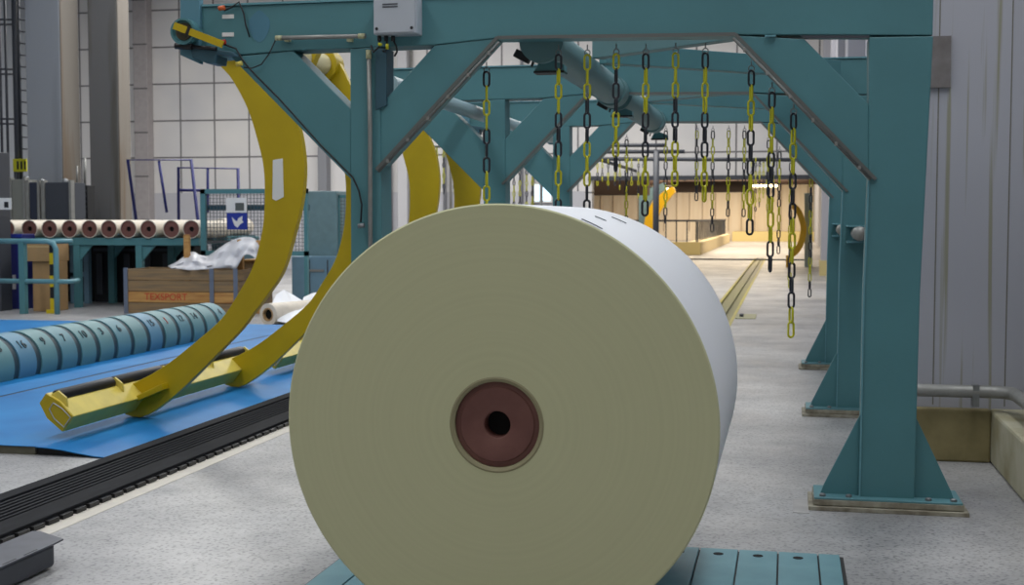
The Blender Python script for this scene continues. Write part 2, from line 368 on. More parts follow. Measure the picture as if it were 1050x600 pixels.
# ================================================================== GANTRIES
GY = 7.3; GD = .2
def gantry(root):
    g = lambda *p: xz(p, GY)
    def plate(name, pts, m=TEAL, y0=GY, y1=GY + GD, bev=.006):
        b = B(); b.prismY(pts, y0, y1); return b.out(name, m, root, bevel=bev)
    zt = 2.86
    L = onY(205, 30, GY).x; RR = onY(957, 10, GY).x
    zb = onY(755, 36, GY).z
    top = plate('beam', [(L, zt), (RR, zt), (RR, onY(957, 36, GY).z)] + g((755, 35.5), (509, 39), (445, 46), (300, 51.5), (205, 60)))
    b = B(); b.box(L, RR, GY - .012, GY + GD + .012, zt, zt + .012); b.out('beam_flange', TEAL_L, top)  # lighter teal paints in the highlight along the top edge
    b = B(); b.prismY(g((825, 39.5), (891, 39), (891, 36.6), (820, 36.5)), GY - .004, GY); b.out('painted_shade_strip', DARK, top)  # dark strip paints in the shade of the beam underside
    cr = plate('post', g((891, 38), (957, 37), (943.5, 300), (937.5, 513.5), (881.5, 511), (886, 300), (890.5, 185), (891, 107)))
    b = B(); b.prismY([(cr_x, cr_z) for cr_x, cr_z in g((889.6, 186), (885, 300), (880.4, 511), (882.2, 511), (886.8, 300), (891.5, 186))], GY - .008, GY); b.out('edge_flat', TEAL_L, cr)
    cl_pts = g((359.5, 50), (390, 48), (390.5, 172), (392, 260))
    xl0, xl1 = onY(359.5, 120, GY).x, onY(390, 120, GY).x
    cl = plate('post', [(xl0, onY(359, 50, GY).z), (xl1, onY(390, 48, GY).z), (xl1 + .01, .066), (xl0 - .01, .066)])
    # braces
    dz = .006
    plate('brace', g((755, 36), (825, 40), (891, 107), (891, 183)), y0=GY + dz, y1=GY + GD - dz)
    plate('brace', g((390, 107), (445, 46.5), (509, 39), (390, 170)), y0=GY + dz, y1=GY + GD - dz)
    plate('brace', g((236, 58), (300, 52), (359.5, 112), (359.5, 184)), y0=GY + dz, y1=GY + GD - dz)
    # trims round the inner opening (seen as a lighter lip)
    def strip(a, c, w=3.0, y=GY - .008):
        a, c = onY(*a, y), onY(*c, y); d = (c - a).normalized(); n = Vector((-d.z, 0, d.x)) * w / 2
        return [(p.x, p.z) for p in (a + n, c + n, c - n, a - n)]
    b = B()
    for a, c in (((386, 174), (510, 38.5)), ((510, 38.5), (754, 35)), ((754, 35), (898, 184))):
        b.prismY(strip(a, c, .018), GY - .016, GY)
    b.out('opening_lip', mat('dark_lip_steel', (104, 106, 104), .5, .3), root)
    for off, (a, c) in enumerate((((388, 176), (512, 43)), ((752, 39), (893, 184)))):
        y = GY + .02
        b = B(); pa, pc = onY(*a, GY - .03), onY(*c, GY - .03); b.tube([pa, pc], .009, 10); cd = b.out('conduit', MATS['dark_lip_steel'], root)
        n = 6
        for k in range(n):
            t = (k + .5) / n; p = pa.lerp(pc, t); b = B(); b.box(p.x - .008, p.x + .008, GY - .044, GY, p.z - .01, p.z + .01); b.out('conduit_clip', GALV, cd)
    # feet
    for side, (x0, x1) in enumerate(((onY(881.5, 511, GY).x, onY(937.5, 513, GY).x), (xl0 - .01, xl1 + .01))):
        for sx, xx in ((-1, x0), (1, x1)):
            w = .21; b = B(); b.prismY([(xx, .066), (xx + sx * w, .066), (xx + sx * (w - .015), .11), (xx, .52)] if sx < 0 else [(xx, .066), (xx + w, .066), (xx + w - .015, .11), (xx, .52)], GY + .04, GY + .06)
            b.out('gusset', TEAL, root, bevel=.002)
        b = B(); b.box(x0 - .245, x1 + .245, GY - .07, GY + GD + .07, .056, .068); bp = b.out('base_plate', mat('plate_teal', (88, 134, 142), .5), root, bevel=.003)
        for bx in (x0 - .2, x0 - .06, x1 + .07, x1 + .2):
            b = B(); b.lathe((bx, GY - .035, .068), (0, 0, 1), [(0, .018), (.012, .018), (.016, .012), (.016, 0)], n=6); b.out('anchor_bolt', STEEL, bp)
        b = B(); b.box(x0 - .25, x1 + .25, GY - .075, GY + GD + .08, .026, .056); b.box(x0 - .275, x1 + .275, GY - .1, GY + GD + .1, 0, .022)
        b.box(x0 - .24, x1 + .24, GY - .065, GY + GD + .065, .022, .026)
        b.out('grout_pad', GROUT, root, bevel=.004)
    # left end bracket and hose drum
    b = B(); b.prismY(g((187, -2), (207, -6), (207, 66), (187, 57)), GY - .03, GY + .02); b.out('end_plate', mat('blue_teal_paint', (84, 130, 146), .5), root, bevel=.003)
    b = B(); b.prismY(xz([(194, 47), (238, 53), (244, 58), (222, 56), (221, 65), (212, 65), (197, 59)], GY - .06), GY - .06, GY + .1); b.out('end_bracket', TEAL_D, root, bevel=.005)
    c = onY(187, 32, GY - .11)
    c.y = GY - .05
    b = B(); b.lathe((c.x, c.y - .06, c.z), (0, 1, 0), [(0, .078), (0, .066), (.02, .06), (.02, .0)], n=32); b.lathe((c.x, c.y - .06, c.z), (0, 1, 0), [(0, .078), (.14, .078), (.14, 0)], n=32)
    dr = b.out('hose_drum', TEAL, root, smooth=35)
    b = B(); b.lathe((c.x, c.y - .045, c.z), (0, 1, 0), [(0, 0), (0, .05), (.01, .056)], n=24); b.cyl((c.x, c.y - .06, c.z), (c.x, c.y - .03, c.z), .014); b.out('drum_face', mat('rusty_drum_inside', (78, 70, 50), .7, rgb2=(40, 44, 40), nscale=14), dr)
    b = B(); b.tube([onY(180, 47, GY - .07), onY(197, 48, GY - .07)], .02, 10); b.tube([onY(196, 48, GY - .07), onY(222, 50, GY - .07)], .012, 8); b.out('motor', BLACK, root)
    def bar(a, c, w, y0, y1): return B().prismY(strip(a, c, w, y0), y0, y1)
    bar((178, 26), (228, 45.5), .042, GY - .14, GY - .128).out('yellow_strap', YEL, root)
    b = B(); b.prismY(strip((194, 32), (191, 30.8), .05, GY - .142), GY - .142, GY - .126); b.out('strap_buckle', BLACK, root)
    # cables
    b = B()
    b.tube([onY(x, y, GY - .03) for x, y in ((226, 44), (234, 47), (242, 50), (246, 57), (252, 66), (262, 77), (285, 100), (305, 122), (330, 150), (352, 172), (362, 182), (368, 196), (371, 210), (370, 228))], .006, 6)
    b.out('cable', BLACK, root)
    b = B()
    b.tube([onY(x, y, GY - .025) for x, y in ((230, 11), (238, 7), (245, 2), (250, 14), (252, 26), (256, 38))], .005, 6)
    b.tube([onY(x, y, GY - .02) for x, y in ((283, 40), (276, 55), (268, 66), (258, 70), (250, 69))], .004, 6)
    b.out('thin_cable', INK, root)
    for q, (m, nm) in (((371, 232), (STEEL, 'cable_socket')), ((246, 66), (YEL_P, 'connector')), ((228, 9), (ORANGE, 'orange_connector')), ((229, 44), (RED, 'red_connector'))):
        p = onY(*q, GY - .03); b = B(); b.cyl(p + Vector((-.018, -.01, 0)), p + Vector((.018, -.01, .005)), .014, n=12); b.out(nm, m, root)
    for q in ((234, 17), (234, 35.5)):
        p = onY(*q, GY); b = B(); b.box(p.x - .037, p.x + .037, GY - .004, GY, p.z - .012, p.z + .012); b.out('label_sticker', WHITE, root)
    # conduits on the left
    b = B(); b.tube([onY(283, 39, GY - .035), onY(375, 37, GY - .035)], .013, 12); h = b.out('conduit', GALV, root)
    b = B()
    for xx in (286, 371): p = onY(xx, 39 if xx < 300 else 37, GY - .035); b.cyl(p - Vector((.02, 0, 0)), p + Vector((.02, 0, 0)), .0155, n=12)
    for xx in (296, 360): p = onY(xx, 38, GY); b.box(p.x - .015, p.x + .015, GY - .035, GY, p.z - .03, p.z)
    b.out('conduit_fitting', mat('cream_fitting', (176, 176, 140), .5), h)
    b = B(); b.tube([onY(378, 53, GY - .03), onY(379.5, 130, GY - .03), Vector((onY(380.5, 200, GY).x, GY - .03, .3))], .013, 12); h = b.out('conduit', GALV, root)
    b = B(); p = onY(378, 55, GY - .03); b.cyl(p - Vector((0, 0, .03)), p + Vector((0, 0, .02)), .0165, n=12); b.out('conduit_fitting', mat('cream_fitting', (176, 176, 140), .5), h)
    b = B(); b.prismY(g((385.5, 50), (397, 50), (397, 108), (385.5, 113)), GY - .012, GY + .13); b.out('switch_housing', TEAL_D, root, bevel=.003)
    # tilted proximity sensor and lamp arm behind the beam
    p = onY(536, 58, GY + .3); b = B()
    R_ = Matrix.Rotation(math.radians(28), 4, 'Y')
    b.box(-.05, .05, -.03, .03, -.025, .025); b.bm.transform(Matrix.Translation(p) @ R_); b.out('sensor_head', BLACK, root, bevel=.006)
    b = B(); b.tube([p + Vector((.04, 0, .02)), p + Vector((.07, 0, -.0)), p + Vector((.055, 0, -.06))], .008, 6); b.out('sensor_cable', BLACK, root)
    q0, q1 = onY(549, 74, GY + .35), onY(580, 76, GY + .35)
    b = B(); b.prismY([(q0.x, q0.z), (q1.x, q1.z), (q1.x, q1.z + .05), (q0.x + .05, q0.z + .09)], GY + .3, GY + .4); b.out('sensor_bracket', TEAL, root, bevel=.003)
    b = B(); b.box(q0.x, q1.x, GY + .29, GY + .41, q0.z - .012, q0.z); b.out('bracket_base', INK, root)

def pipe_stub(root, off):
    for x, z in ((.545, 1.475),):
        y = GY + off
        b = B(); b.lathe((x, y - .42, z), (0, 1, 0), [(0, 0), (.006, .03), (.02, .047), (.045, .056), (.36, .056)], n=24); b.out('domed_pipe_stub', GALV, root, smooth=50)
        b = B(); b.box(x - .09, x + .07, y - .22, y, z + .05, z + .062); b.box(x - .09, x + .07, y - .22, y, z - .075, z - .06); b.box(x-.04, x + .04, y - .1, y, z - .06, z + .05); b.out('stub_bracket', TEAL_L, root)

G1 = thing('gantry_frame', 'nearest teal steel gantry with conduits on its beam and right foot beside the olive plinth', 'gantry', (-.9, GY, 0), 'teal roll gantries')
gantry(G1)
GO = (3.42, 6.72)
ONLY1 = ('hose_drum', 'yellow_strap', 'strap_buckle', 'motor', 'label_sticker', 'cable', 'thin_cable', 'cable_socket', 'connector', 'orange_connector', 'red_connector', 'conduit', 'switch_housing')
G2 = dup(G1, (0, GO[0], 0), 'second teal gantry, its foot just behind the nearest gantry foot', ONLY1)
G3 = dup(G1, (0, GO[1], 0), 'third and farthest teal gantry, its opening framing the lit hall', ONLY1)
def pipes(root, off):
    bb = WL[root.name]
    # WL of dup children is implicit: build in world coords and parent to the copied empty
    pipe_stub(root, off)
pipes(G2, GO[0]); pipes(G3, GO[1])
# junction box only on the nearest gantry
b = B(); p0, p1 = onY(384, 36, GY - .1), onY(428, -6, GY - .1)
b.box(p0.x, p1.x, GY - .12, GY, p0.z, p1.z); jb = b.out('junction_box', GREYC, G1, bevel=.006)
b = B(); b.box(p0.x + .006, p1.x - .006, GY - .135, GY - .12, p0.z + .006, p1.z - .006); jl = b.out('box_cover', GREYC, jb, bevel=.004)
b = B()
for xx in (p0.x + .025, p1.x - .025): b.cyl((xx, GY - .139, p0.z + .03), (xx, GY - .13, p0.z + .03), .009, n=12)
b.out('cover_screw', INK, jb)
b = B(); b.box(p0.x + .06, p0.x + .15, GY - .1375, GY - .134, p1.z - .075, p1.z - .068); b.box(p0.x + .06, p0.x + .15, GY - .1375, GY - .134, p1.z - .06, p1.z - .053); b.out('printed_line', DARK, jb)
b = B()
for k, xx in enumerate((389, 396, 403)):
    q = onY(xx, 37, GY - .07); b.cyl(q, q - Vector((0, 0, .03)), .012, n=10)
    b.tube([q - Vector((0, 0, .02)), q - Vector((-.01 * k, 0, .06)), q - Vector((.04 - .03 * k, -.01, .09)), q - Vector((.06 - .03 * k, -.03, .05 + .03 * k))], .006, 6)
b.out('cable_gland', BLACK, jb)
b = B(); q = onY(397, 45, GY - .1); b.cyl(q, q - Vector((0, 0, .03)), .009, n=10); q = onY(388, 45, GY - .1); b.cyl(q, q + Vector((.02, 0, -.006)), .009, n=10); b.out('yellow_cable_tie', YC, jb)
# blue flaked patch of paint
b = B(); c = onY(266, 27, GY)
b.prismY([(c.x + .066 * cos(a) * (1 + .08 * sin(3 * a)), c.z + .088 * sin(a) * (1 + .07 * cos(4 * a))) for a in [i * 2 * pi / 28 for i in range(28)]], GY - .0015, GY); b.out('paint_patch', mat('blue_touch_up_paint', (72, 120, 140), .5), G1)
b = B(); p = onY(790, 37, GY); b.box(p.x - .03, p.x + .03, GY - .02, GY, p.z - .006, p.z + .004); b.out('weld_tab', TEAL_L, G1)

# longitudinal members between the gantries
for k, (ya, yb) in enumerate(((GY + GD, GY + GO[0]), (GY + GD + GO[0], GY + GO[1]))):
    grp = None
    nm = ('nearest', 'farther')[k]
    b = B(); b.cyl((-1.42, ya + .05, 2.63), (-1.42, yb - .25, 2.63), .115, n=32); b.cyl((-1.42, ya, 2.63), (-1.42, ya + .05, 2.63), .13, n=32); b.cyl((-1.42, yb - .25, 2.63), (-1.42, yb, 2.63), .13, n=32)
    o = b.out('tie_tube', mat('pale_teal_paint', (92, 128, 132), .55), smooth=40); tag(o, 'fat pale teal tube joining the %s pair of gantries under their beams' % nm, 'tube')
    for s, (P, Q) in enumerate((((-1.3, ya + 1.45), (.4, ya + .08)), ((-1.3, yb - 1.5), (.36, yb - .1)))):
        P, Q = Vector((*P, 2.78)), Vector((*Q, 2.78)); d = (Q - P).normalized(); n = Vector((-d.y, d.x, 0)) * .05
        b = B(); b.prism([P + n + Vector((0, 0, -.09)), Q + n + Vector((0, 0, -.09)), Q - n + Vector((0, 0, -.09)), P - n + Vector((0, 0, -.09))], (0, 0, .14))
        o = b.out('plan_brace', MATS['pale_teal_paint'] if s == 0 else TEAL, bevel=.004)
        tag(o, ('pale diagonal overhead brace leaving the %s gantry of the %s pair', 'teal diagonal overhead brace reaching back in the bay behind the %s gantry, %s pair')[s] % (('front' if s == 0 else 'leading'), nm), 'brace')
b = B(); b.cyl((-2.64, 8.45, 2.5), (-2.64, 14.6, 2.5), .058, n=24); b.lathe((-2.64, 14.6, 2.5), (0, 1, 0), [(0, .058), (.0, .075), (.08, .07), (.12, .04), (.13, 0)], n=24)
o = b.out('side_tube', mat('pale_grey_paint', (150, 172, 178), .4), smooth=40); tag(o, 'long slim pale grey tube passing behind the left posts of the gantries', 'tube')

# ================================================================== CHAINS
def link_mesh(L=.098, W=.046, r=.0068, n=10):
    b = B(); pts = []
    R = W / 2 - r; h = L / 2 - r - R
    for k in range(n + 1): a = pi * k / n; pts.append((R * cos(a), 0, h + R * sin(a)))
    for k in range(n + 1): a = pi + pi * k / n; pts.append((R * cos(a), 0, -h + R * sin(a)))
    b.tube(pts, r, 6, closed=True)
    for f in b.bm.faces: f.smooth = True
    me = bpy.data.meshes.new('chain_link'); b.bm.to_mesh(me); b.bm.free(); return me
LYm, LKm = link_mesh(), link_mesh(); LYm.materials.append(YC); LKm.materials.append(KC)
hb = B(); hb.tube([(0, 0, 0), (0, 0, -.03)], .004, 6); hb.tube([(.016 * sin(a), 0, -.046 + .016 * cos(a)) for a in [k * 2 * pi / 12 for k in range(12)]], .0035, 6, closed=True)
HKm = bpy.data.meshes.new('chain_hook'); hb.bm.to_mesh(HKm); hb.bm.free(); HKm.materials.append(STEEL)
PITCHL = .083
def chain(X, Y, ztop, zend, phase, label, group):
    root = thing('hanging_chain', label, 'chain', (X, Y, ztop), group)
    if phase < 0: phase = (1 - (len([0 for q in range(60) if ztop - .1 - q * PITCHL > zend + .04]) - 1)) % 6
    h = bpy.data.objects.new('chain_hook', HKm); C.objects.link(h); h.parent = root
    z = -.1; i = 0
    while ztop + z > zend + .04:
        k = (i + phase) % 6
        o = bpy.data.objects.new('chain_link', LYm if k < 3 else LKm); C.objects.link(o); o.parent = root
        o.location = (0, 0, z); o.rotation_euler = (0, 0, (0 if i % 2 == 0 else pi / 2) + .25 + .3 * random.random()); z -= PITCHL; i += 1
    return root
rows = [  # px x, px top y, px end y, phase in the front row
 (494, 61, 218, 5), (569, 43, 212, 5), (599, 43, 212, 0), (629, 42, 184, 2), (660, 42, 226, 5), (691, 41, 205, 0), (722, 41, 216, 5), (770, 59, 248, 5), (791.5, 82, 281, 5), (814, 104, 349, -1)]
ords = ['leftmost', 'second', 'third', 'fourth', 'fifth', 'sixth', 'seventh', 'third from right', 'second from right', 'rightmost and longest']
descr = ['hanging on the left slope alone', 'beside the black sensor', 'just right of the sensor bracket', 'short, ending above the roll', 'over the roll shoulder', 'ending near the far amber ring', 'ending in black links',
         'atop the right slope', 'midway down the right slope', 'ending in yellow links']
for Y, wh in ((GY + .12, 'nearest gantry'), (GY + GO[1] + .12, 'farthest gantry')):
    for i, (x, yt, ye, ph_) in enumerate(rows):
        if wh == 'farthest gantry' and i == 2: continue
        a = onY(x, yt, GY + .0); e = onY(x, ye, GY)
        ze = e.z + (0 if Y < 9 else (.0, -.1, 0, -.05, -.15, -.1, -.05, .1, -.1, -.15)[i])
        if wh == 'farthest gantry':
            ze = max(.8, ze)
        if i in (0,): ze = e.z - .2
        if i in (1, 2): ze = e.z - .15
        z = a.z - .0
        chain(a.x, Y, z + .0, ze, ph_, 'yellow and black chain on the %s, %s%s' % (wh, ords[i], ', ' + descr[i] if Y < 9 else ''), 'chains on the ' + wh)
for (px_, ye, yt) in ((832, 310, 178),):
    Y = GY + GO[1] + .12; a = onY(px_, yt, GY + GO[1]); e = onY(px_, ye, GY + GO[1])
    chain(a.x, Y, a.z, e.z, 2, 'yellow and black plastic chain low on the farthest gantry beside its right post', 'chains on the farthest gantry')
# tiny distant chains on a cross pipe
def small_chain(X, Y, zt, n, ph_, label, grp):
    b = B()
    for i in range(n):
        b.mi = 0 if (i + ph_) % 5 < 3 else 1
        z = zt - .06 - i * .1; pts = []
        for k in range(10):
            a = 2 * pi * k / 10; u, w = .02 * cos(a), .055 * sin(a)
            pts.append((X + (u if i % 2 else 0), Y + (0 if i % 2 else u), z + w))
        b.tube(pts, .011, 5, closed=True)
    o = b.out('distant_chain', [YC, KC]); return tag(o, label, 'chain', grp)
far_l = ['small yellow chain in the dark gap left under the far lintel, %s', ]
# pipe frame in front of the end wall
PFY = 30.0
pf = thing('pipe_frame', 'dark grey pipe frame crossing in front of the far wall opening', 'frame', (onY(673, 200, PFY).x, PFY, 0))
b = B()
for (x0, y0, x1, y1) in ((612, 163, 838, 164), (618, 155.5, 702, 155.5), (630, 149, 683, 149)):
    b.tube([onY(x0, y0, PFY), onY(x1, y1, PFY)], .045, 8)
b.out('cross_pipe', DARK, pf)
b = B(); t = onY(673, 155, PFY); b.tube([t, (t.x, PFY, 0)], .07, 10); b.out('upright', DARK, pf)
b = B(); b.tube([onY(612, 163, PFY), onY(612, 163, PFY) * 1 + Vector((0, 7.9, 0))], .045, 8); b.tube([onY(838, 164, PFY), onY(838, 164, PFY) + Vector((0.05, 7.9, 0))], .045, 8); b.out('stay_pipe', DARK, pf)
zt = onY(640, 163, PFY).z
pos = [613, 618, 624, 631, 636, 643, 648, 655, 660]
wd = ['first', 'second', 'third', 'fourth', 'fifth', 'sixth', 'seventh', 'eighth', 'ninth']
for i, x in enumerate(pos):
    small_chain(onY(x, 170, PFY).x, PFY - .06, zt, random.randint(5, 9), i, 'small distant chain left of the grey upright, %s from the left on the pipe frame' % wd[i], 'distant chains on the pipe frame')
for i, x in enumerate([771, 775, 779, 783, 787, 793]):
    small_chain(onY(x, 170, PFY).x, PFY - .06, zt, random.randint(8, 12), i + 1, 'small distant chain before the bright lamps, %s from the left' % wd[i], 'distant chains on the pipe frame')

# ================================================================== COIL HANDLING CRADLES (yellow arms)
AY = 9.1
left_e = [(226, 30), (221, 60), (237, 80), (254, 112), (265, 148), (270.5, 175), (271, 212), (268, 241), (259, 274), (243, 303), (227, 327), (200, 351), (165, 378), (131, 396)]
right_e = [(128, 425), (145, 428), (166, 416), (190, 396), (221, 365), (248, 337), (256, 326), (273, 304), (290, 278), (301, 241), (309, 208), (312, 176), (310, 149), (305, 127), (292, 95), (276, 62), (262, 34), (244, 20)]
def smooth_poly(pts, n=4):
    out = []
    m = len(pts)
    for i in range(m - 1):
        p0, p1, p2, p3 = pts[max(i - 1, 0)], pts[i], pts[i + 1], pts[min(i + 2, m - 1)]
        for k in range(n):
            t = k / n
            out.append(tuple(.5 * (2 * p1[j] + (p2[j] - p0[j]) * t + (2 * p0[j] - 5 * p1[j] + 4 * p2[j] - p3[j]) * t * t + (3 * p1[j] - p0[j] - 3 * p2[j] + p3[j]) * t ** 3) for j in (0, 1)))
    out.append(pts[-1]); return out
LE, RE = smooth_poly(left_e), smooth_poly(right_e[::-1])[::-1]
def make_arm(root, Y):
    pl = [onY(x, y, AY) for x, y in LE]; pr = [onY(x, y, AY) for x, y in RE]
    # resample both edges to the same count for a strip of quads
    def res(P, n):
        d = [0]
        for i in range(1, len(P)): d.append(d[-1] + (P[i] - P[i - 1]).length)
        o = []
        for k in range(n):
            t = d[-1] * k / (n - 1); i = max(j for j in range(len(d)) if d[j] <= t + 1e-9); i = min(i, len(P) - 2)
            f = (t - d[i]) / max(1e-9, d[i + 1] - d[i]); o.append(P[i].lerp(P[i + 1], f))
        return o
    n = 60; A = res(pl, n); Bq = res([onY(x, y, AY) for x, y in RE[:]][::-1], n)
    b = B(); T = .07; dy = Y - AY
    V = []
    for a, c in zip(A, Bq):
        V.append([b.bm.verts.new(a + Vector((0, dy, 0))), b.bm.verts.new(c + Vector((0, dy, 0))), b.bm.verts.new(c + Vector((0, dy + T, 0))), b.bm.verts.new(a + Vector((0, dy + T, 0)))])
    for i in range(n - 1):
        for k in range(4): b._f([V[i][k], V[i][(k + 1) % 4], V[i + 1][(k + 1) % 4], V[i + 1][k]])
    b._f(V[0][::-1]); b._f(V[-1])
    arm = b.out('curved_arm', YEL, root, bevel=.004)
    c = onY(243, 38, AY); b = B(); b.lathe((c.x, Y - .06, c.z), (0, 1, 0), [(0, .1), (0, .15), (.2, .15), (.2, .1)], n=40, closed=True); b.out('pivot_ring', YEL, arm, smooth=35)
    return arm
def cradle(off, label):
    e = onY(62, 443, 8.09)
    root = thing('roll_cradle', label, 'cradle', (e.x, 8.09 + off, .06), 'yellow roll cradles')
    for Y in (AY, AY + 1.82): make_arm(root, Y + off)
    # beam of tilted box section
    sec = xz([(47.5, 403), (62, 412), (76, 427), (65, 443), (49, 429), (41, 413)], 8.09)
    y0, y1 = 8.09 + off, 11.3 + off
    b = B(); b.prismY(sec, y0, y1); bx = b.out('box_beam', YEL_P, root, bevel=.006)
    pl = [(x + (0), z) for x, z in sec]
    cx, cz = sum(p[0] for p in sec) / 6, sum(p[1] for p in sec) / 6
    b = B(); b.prismY([(cx + (x - cx) * .97, cz + (z - cz) * .97) for x, z in sec], y0 - .012, y0); b.out('end_plate', YEL, bx)
    b = B(); q = [(cx + (x - cx) * .62 + .035, cz + (z - cz) * .62 - .02) for x, z in sec]; b.tube([(x, y0 - .014, z) for x, z in q], .004, 5, closed=True); b.out('weld_seam', GREYC, bx)
    # rollers
    rc = onY(56, 405, 8.09); rx, rz, rr = rc.x - .015, rc.z - .018, .048
    ys = [y0 + .05, y0 + .83, y0 + 1.6, y0 + 2.4, y1]
    for k in range(4):
        b = B(); b.lathe((rx, ys[k], rz), (0, 1, 0), [(0, 0), (0, rr * .8), (.012, rr), (ys[k + 1] - ys[k] - .05, rr), (ys[k + 1] - ys[k] - .04, rr * .8), (ys[k + 1] - ys[k] - .04, 0)], n=24); b.out('roller', BLACK, root, smooth=40)
    for k in range(5):
        b = B(); b.prismY([(rx - .035, rz - .05), (rx - .02, rz + .02), (rx + .03, rz + .045), (rx + .09, rz - .0), (rx + .1, rz - .07)], ys[k] - .035, ys[k] - .015); b.out('roller_bearing_plate', YEL_P, root, bevel=.002)
    # shaft the arms hang from
    c = onY(243, 38, AY)
    b = B(); b.cyl((c.x, AY - .05 + off, c.z), (c.x, AY + 2.1 + off, c.z), .098, n=32); b.out('pivot_shaft', CREAM, root, smooth=40)
    # foot flange on first arm
    for Y in (AY,):
        f = [(125, 413), (128, 417), (167, 400), (165, 394)]
        P = [onY(x, y, AY - .1) for x, y in f]; b = B(); b.prism([p + Vector((0, off, 0)) for p in P], (0, .16, 0)); b.out('foot_flange', YEL, root, bevel=.004)
    # pedestals joining the box beam to the arm foot
    for Y in (AY, AY + 1.82):
        b = B(); s2 = xz([(128, 402), (150, 398), (166, 414), (146, 427), (128, 425)], AY)
        b.prismY([(sec[0][0] + .08, s2[0][1] + .0), (s2[1][0], s2[1][1]), (s2[2][0], s2[2][1]), (sec[3][0], .07)], Y + off + .005, Y + off + .065); b.out('arm_shoe', YEL, root, bevel=.003)
    return root
c1 = cradle(0, 'yellow curved arm cradle nearest the camera with white sticker, resting on the blue floor')
b = B(); b.prismY(xz([(280, 164), (290, 162.5), (291, 202), (283, 206), (279.5, 204)], AY), AY - .003, AY); b.out('white_sticker', WHITE, c1)
b = B(); b.prismY(xz([(310, 51), (326, 52), (319, 68), (313, 62)], 10.4), 10.4, 10.5); b.out('shaft_bracket', YEL, c1)
c2 = cradle(3.8, 'second yellow curved arm cradle, seen mostly behind the giant roll and gantry')

# ================================================================== BLUE PLATFORM, SEGMENTED ROLLER, BELT
PT = .06
b = B()
fr = onZ(0, 456, PT).y
b.box(-15.5, -4.95, fr, 17.5, 0, PT - .004); pl = thing('blue_platform', 'low blue painted steel platform with ramp edge beneath the yellow arms', 'platform', (-8, 12, 0))
b.out('platform_body', mat('dull_olive_steel', (104, 102, 88), .7, rgb2=(80, 78, 62), nscale=6), pl)
GRV = [-6.62, -8.9, -11.5]
xs = [-4.93] + GRV + [-15.5]
for k in range(4):
    b = B(); b.box(xs[k + 1] + .022, xs[k] - (.022 if k else 0), fr - .01, 17.5, PT - .004, PT); b.out('deck_sheet', BLUE, pl)
b = B(); b.box(-15.4, -4.96, fr, 17.45, PT - .0045, PT - .003); b.out('deck_joint', DARKER, pl)
b = B(); top_ = [(-4.93, PT), (-4.86, PT - .001), (-4.74, PT - .012), (-4.62, PT - .03), (-4.5, PT - .046), (-4.4, .008), (-4.31, .006)]
b.prismY(top_ + [(x, z - .005) for x, z in top_[::-1]], fr - .03, 17.5); b.out('ramp', BLUE, pl, smooth=40)
b = B(); b.prismY([(-4.95, PT - .006)] + [(x, z - .006) for x, z in top_[1:5]] + [(-4.5, 0), (-4.95, 0)], fr + .02, 17.4); b.out('ramp_underside', DARKER, pl)
for sx in (-4.99, -5.02):
    pass
# segmented teal drum row
SR = .30; SX, SZ = -7.45, PT + .12
dr = thing('segmented_roller', 'long row of numbered teal rounded segments lying on the blue platform', 'roller', (SX, 13.6, PT))
def y_at(px_):   # hall distance where the roller's upper flank passes a bearing
    r = ray(px_, 330); return r.y / r.x * (SX + .2)
step = (y_at(211) - y_at(20)) / 11
ys = [y_at(228) - step * k for k in range(19)][::-1]
A0 = math.asin((SZ - PT) / SR)
def arch(r, y0, y1):
    P = [(SX + r * cos(a), SZ + r * sin(a)) for a in [-A0 + (pi + 2 * A0) * k / 40 for k in range(41)]]
    P = [(x, max(PT, z)) for x, z in P]
    return B().prismY(P, y0, y1)
arch(SR - .012, ys[0], ys[-1]).out('roller_core', mat('dark_teal_band', (40, 62, 70), .5), dr, smooth=40)
nums = ['4', '', '14', '12', '1', '15', '', '6', '3', '10', '7', '9', '16', '8', '2', '5', '11', '13']
for k in range(18):
    y1, y0 = ys[18 - k], ys[17 - k]
    b = arch(SR, y0 + .095, y1)
    m = (mat('teal_segment', (88, 134, 144), .5), mat('teal_segment_blue', (84, 132, 156), .5), mat('teal_segment_green', (92, 136, 140), .5))[(0, 2, 2, 0, 2, 1, 2)[k % 7]]
    sg = b.out('drum_segment', m, dr, smooth=50)
    if nums[k]:
        yc = (y0 + y1) / 2 + .04
        def place(x, y, z, yc=yc):
            a = math.radians(50) - y / SR; r = SR + .003 + z
            # text x runs down the roller, y runs up round it
            return (SX + r * sin(a), yc + x, SZ + r * cos(a))
        text_mesh(nums[k], .13, RED if nums[k] == '1' else mat('faded_ink', (52, 70, 76), .6), sg, 'painted_number', place, .006)
    b = B()
    for i in range(2): pass
    b.bm.free()
# slat belt
bt = thing('slat_belt', 'long black ribbed floor belt running diagonally past the blue platform', 'belt', (-4.0, 12, 0))
b = B(); b.box(-4.3, -3.76, 2.5, 26, 0, .03); b.out('belt_bed', BLACKM, bt)
b = B()
for x0, x1, h in ((-4.3, -4.2, .055), (-3.93, -3.76, .045)): b.box(x0, x1, 2.5, 26, .03, h)
b.out('side_band', BLACKM, bt, bevel=.004)
b = B()
for k in range(6):
    x = -4.185 + k * .044; b.box(x, x + .02, 2.5, 26, .03, .046)
b.out('rib', mat('ribbed_belt_rubber', (40, 41, 45), .8), bt, bevel=.003)
b = B(); y = 2.5
while y < 16: b.box(-3.76, -3.735, y, y + .1, .0, .026); y += .135
b.out('belt_teeth', BLACK, bt)['kind'] = 'stuff'
b = B(); b.box(-3.76, -3.63, 2.5, 26, 0, .002); o = b.out('floor_stripe', mat('worn_cream_paint', (206, 200, 186), .6, rgb2=(196, 190, 180), nscale=9)); tag(o, 'worn cream stripe on the floor along the black belt', 'floor marking')

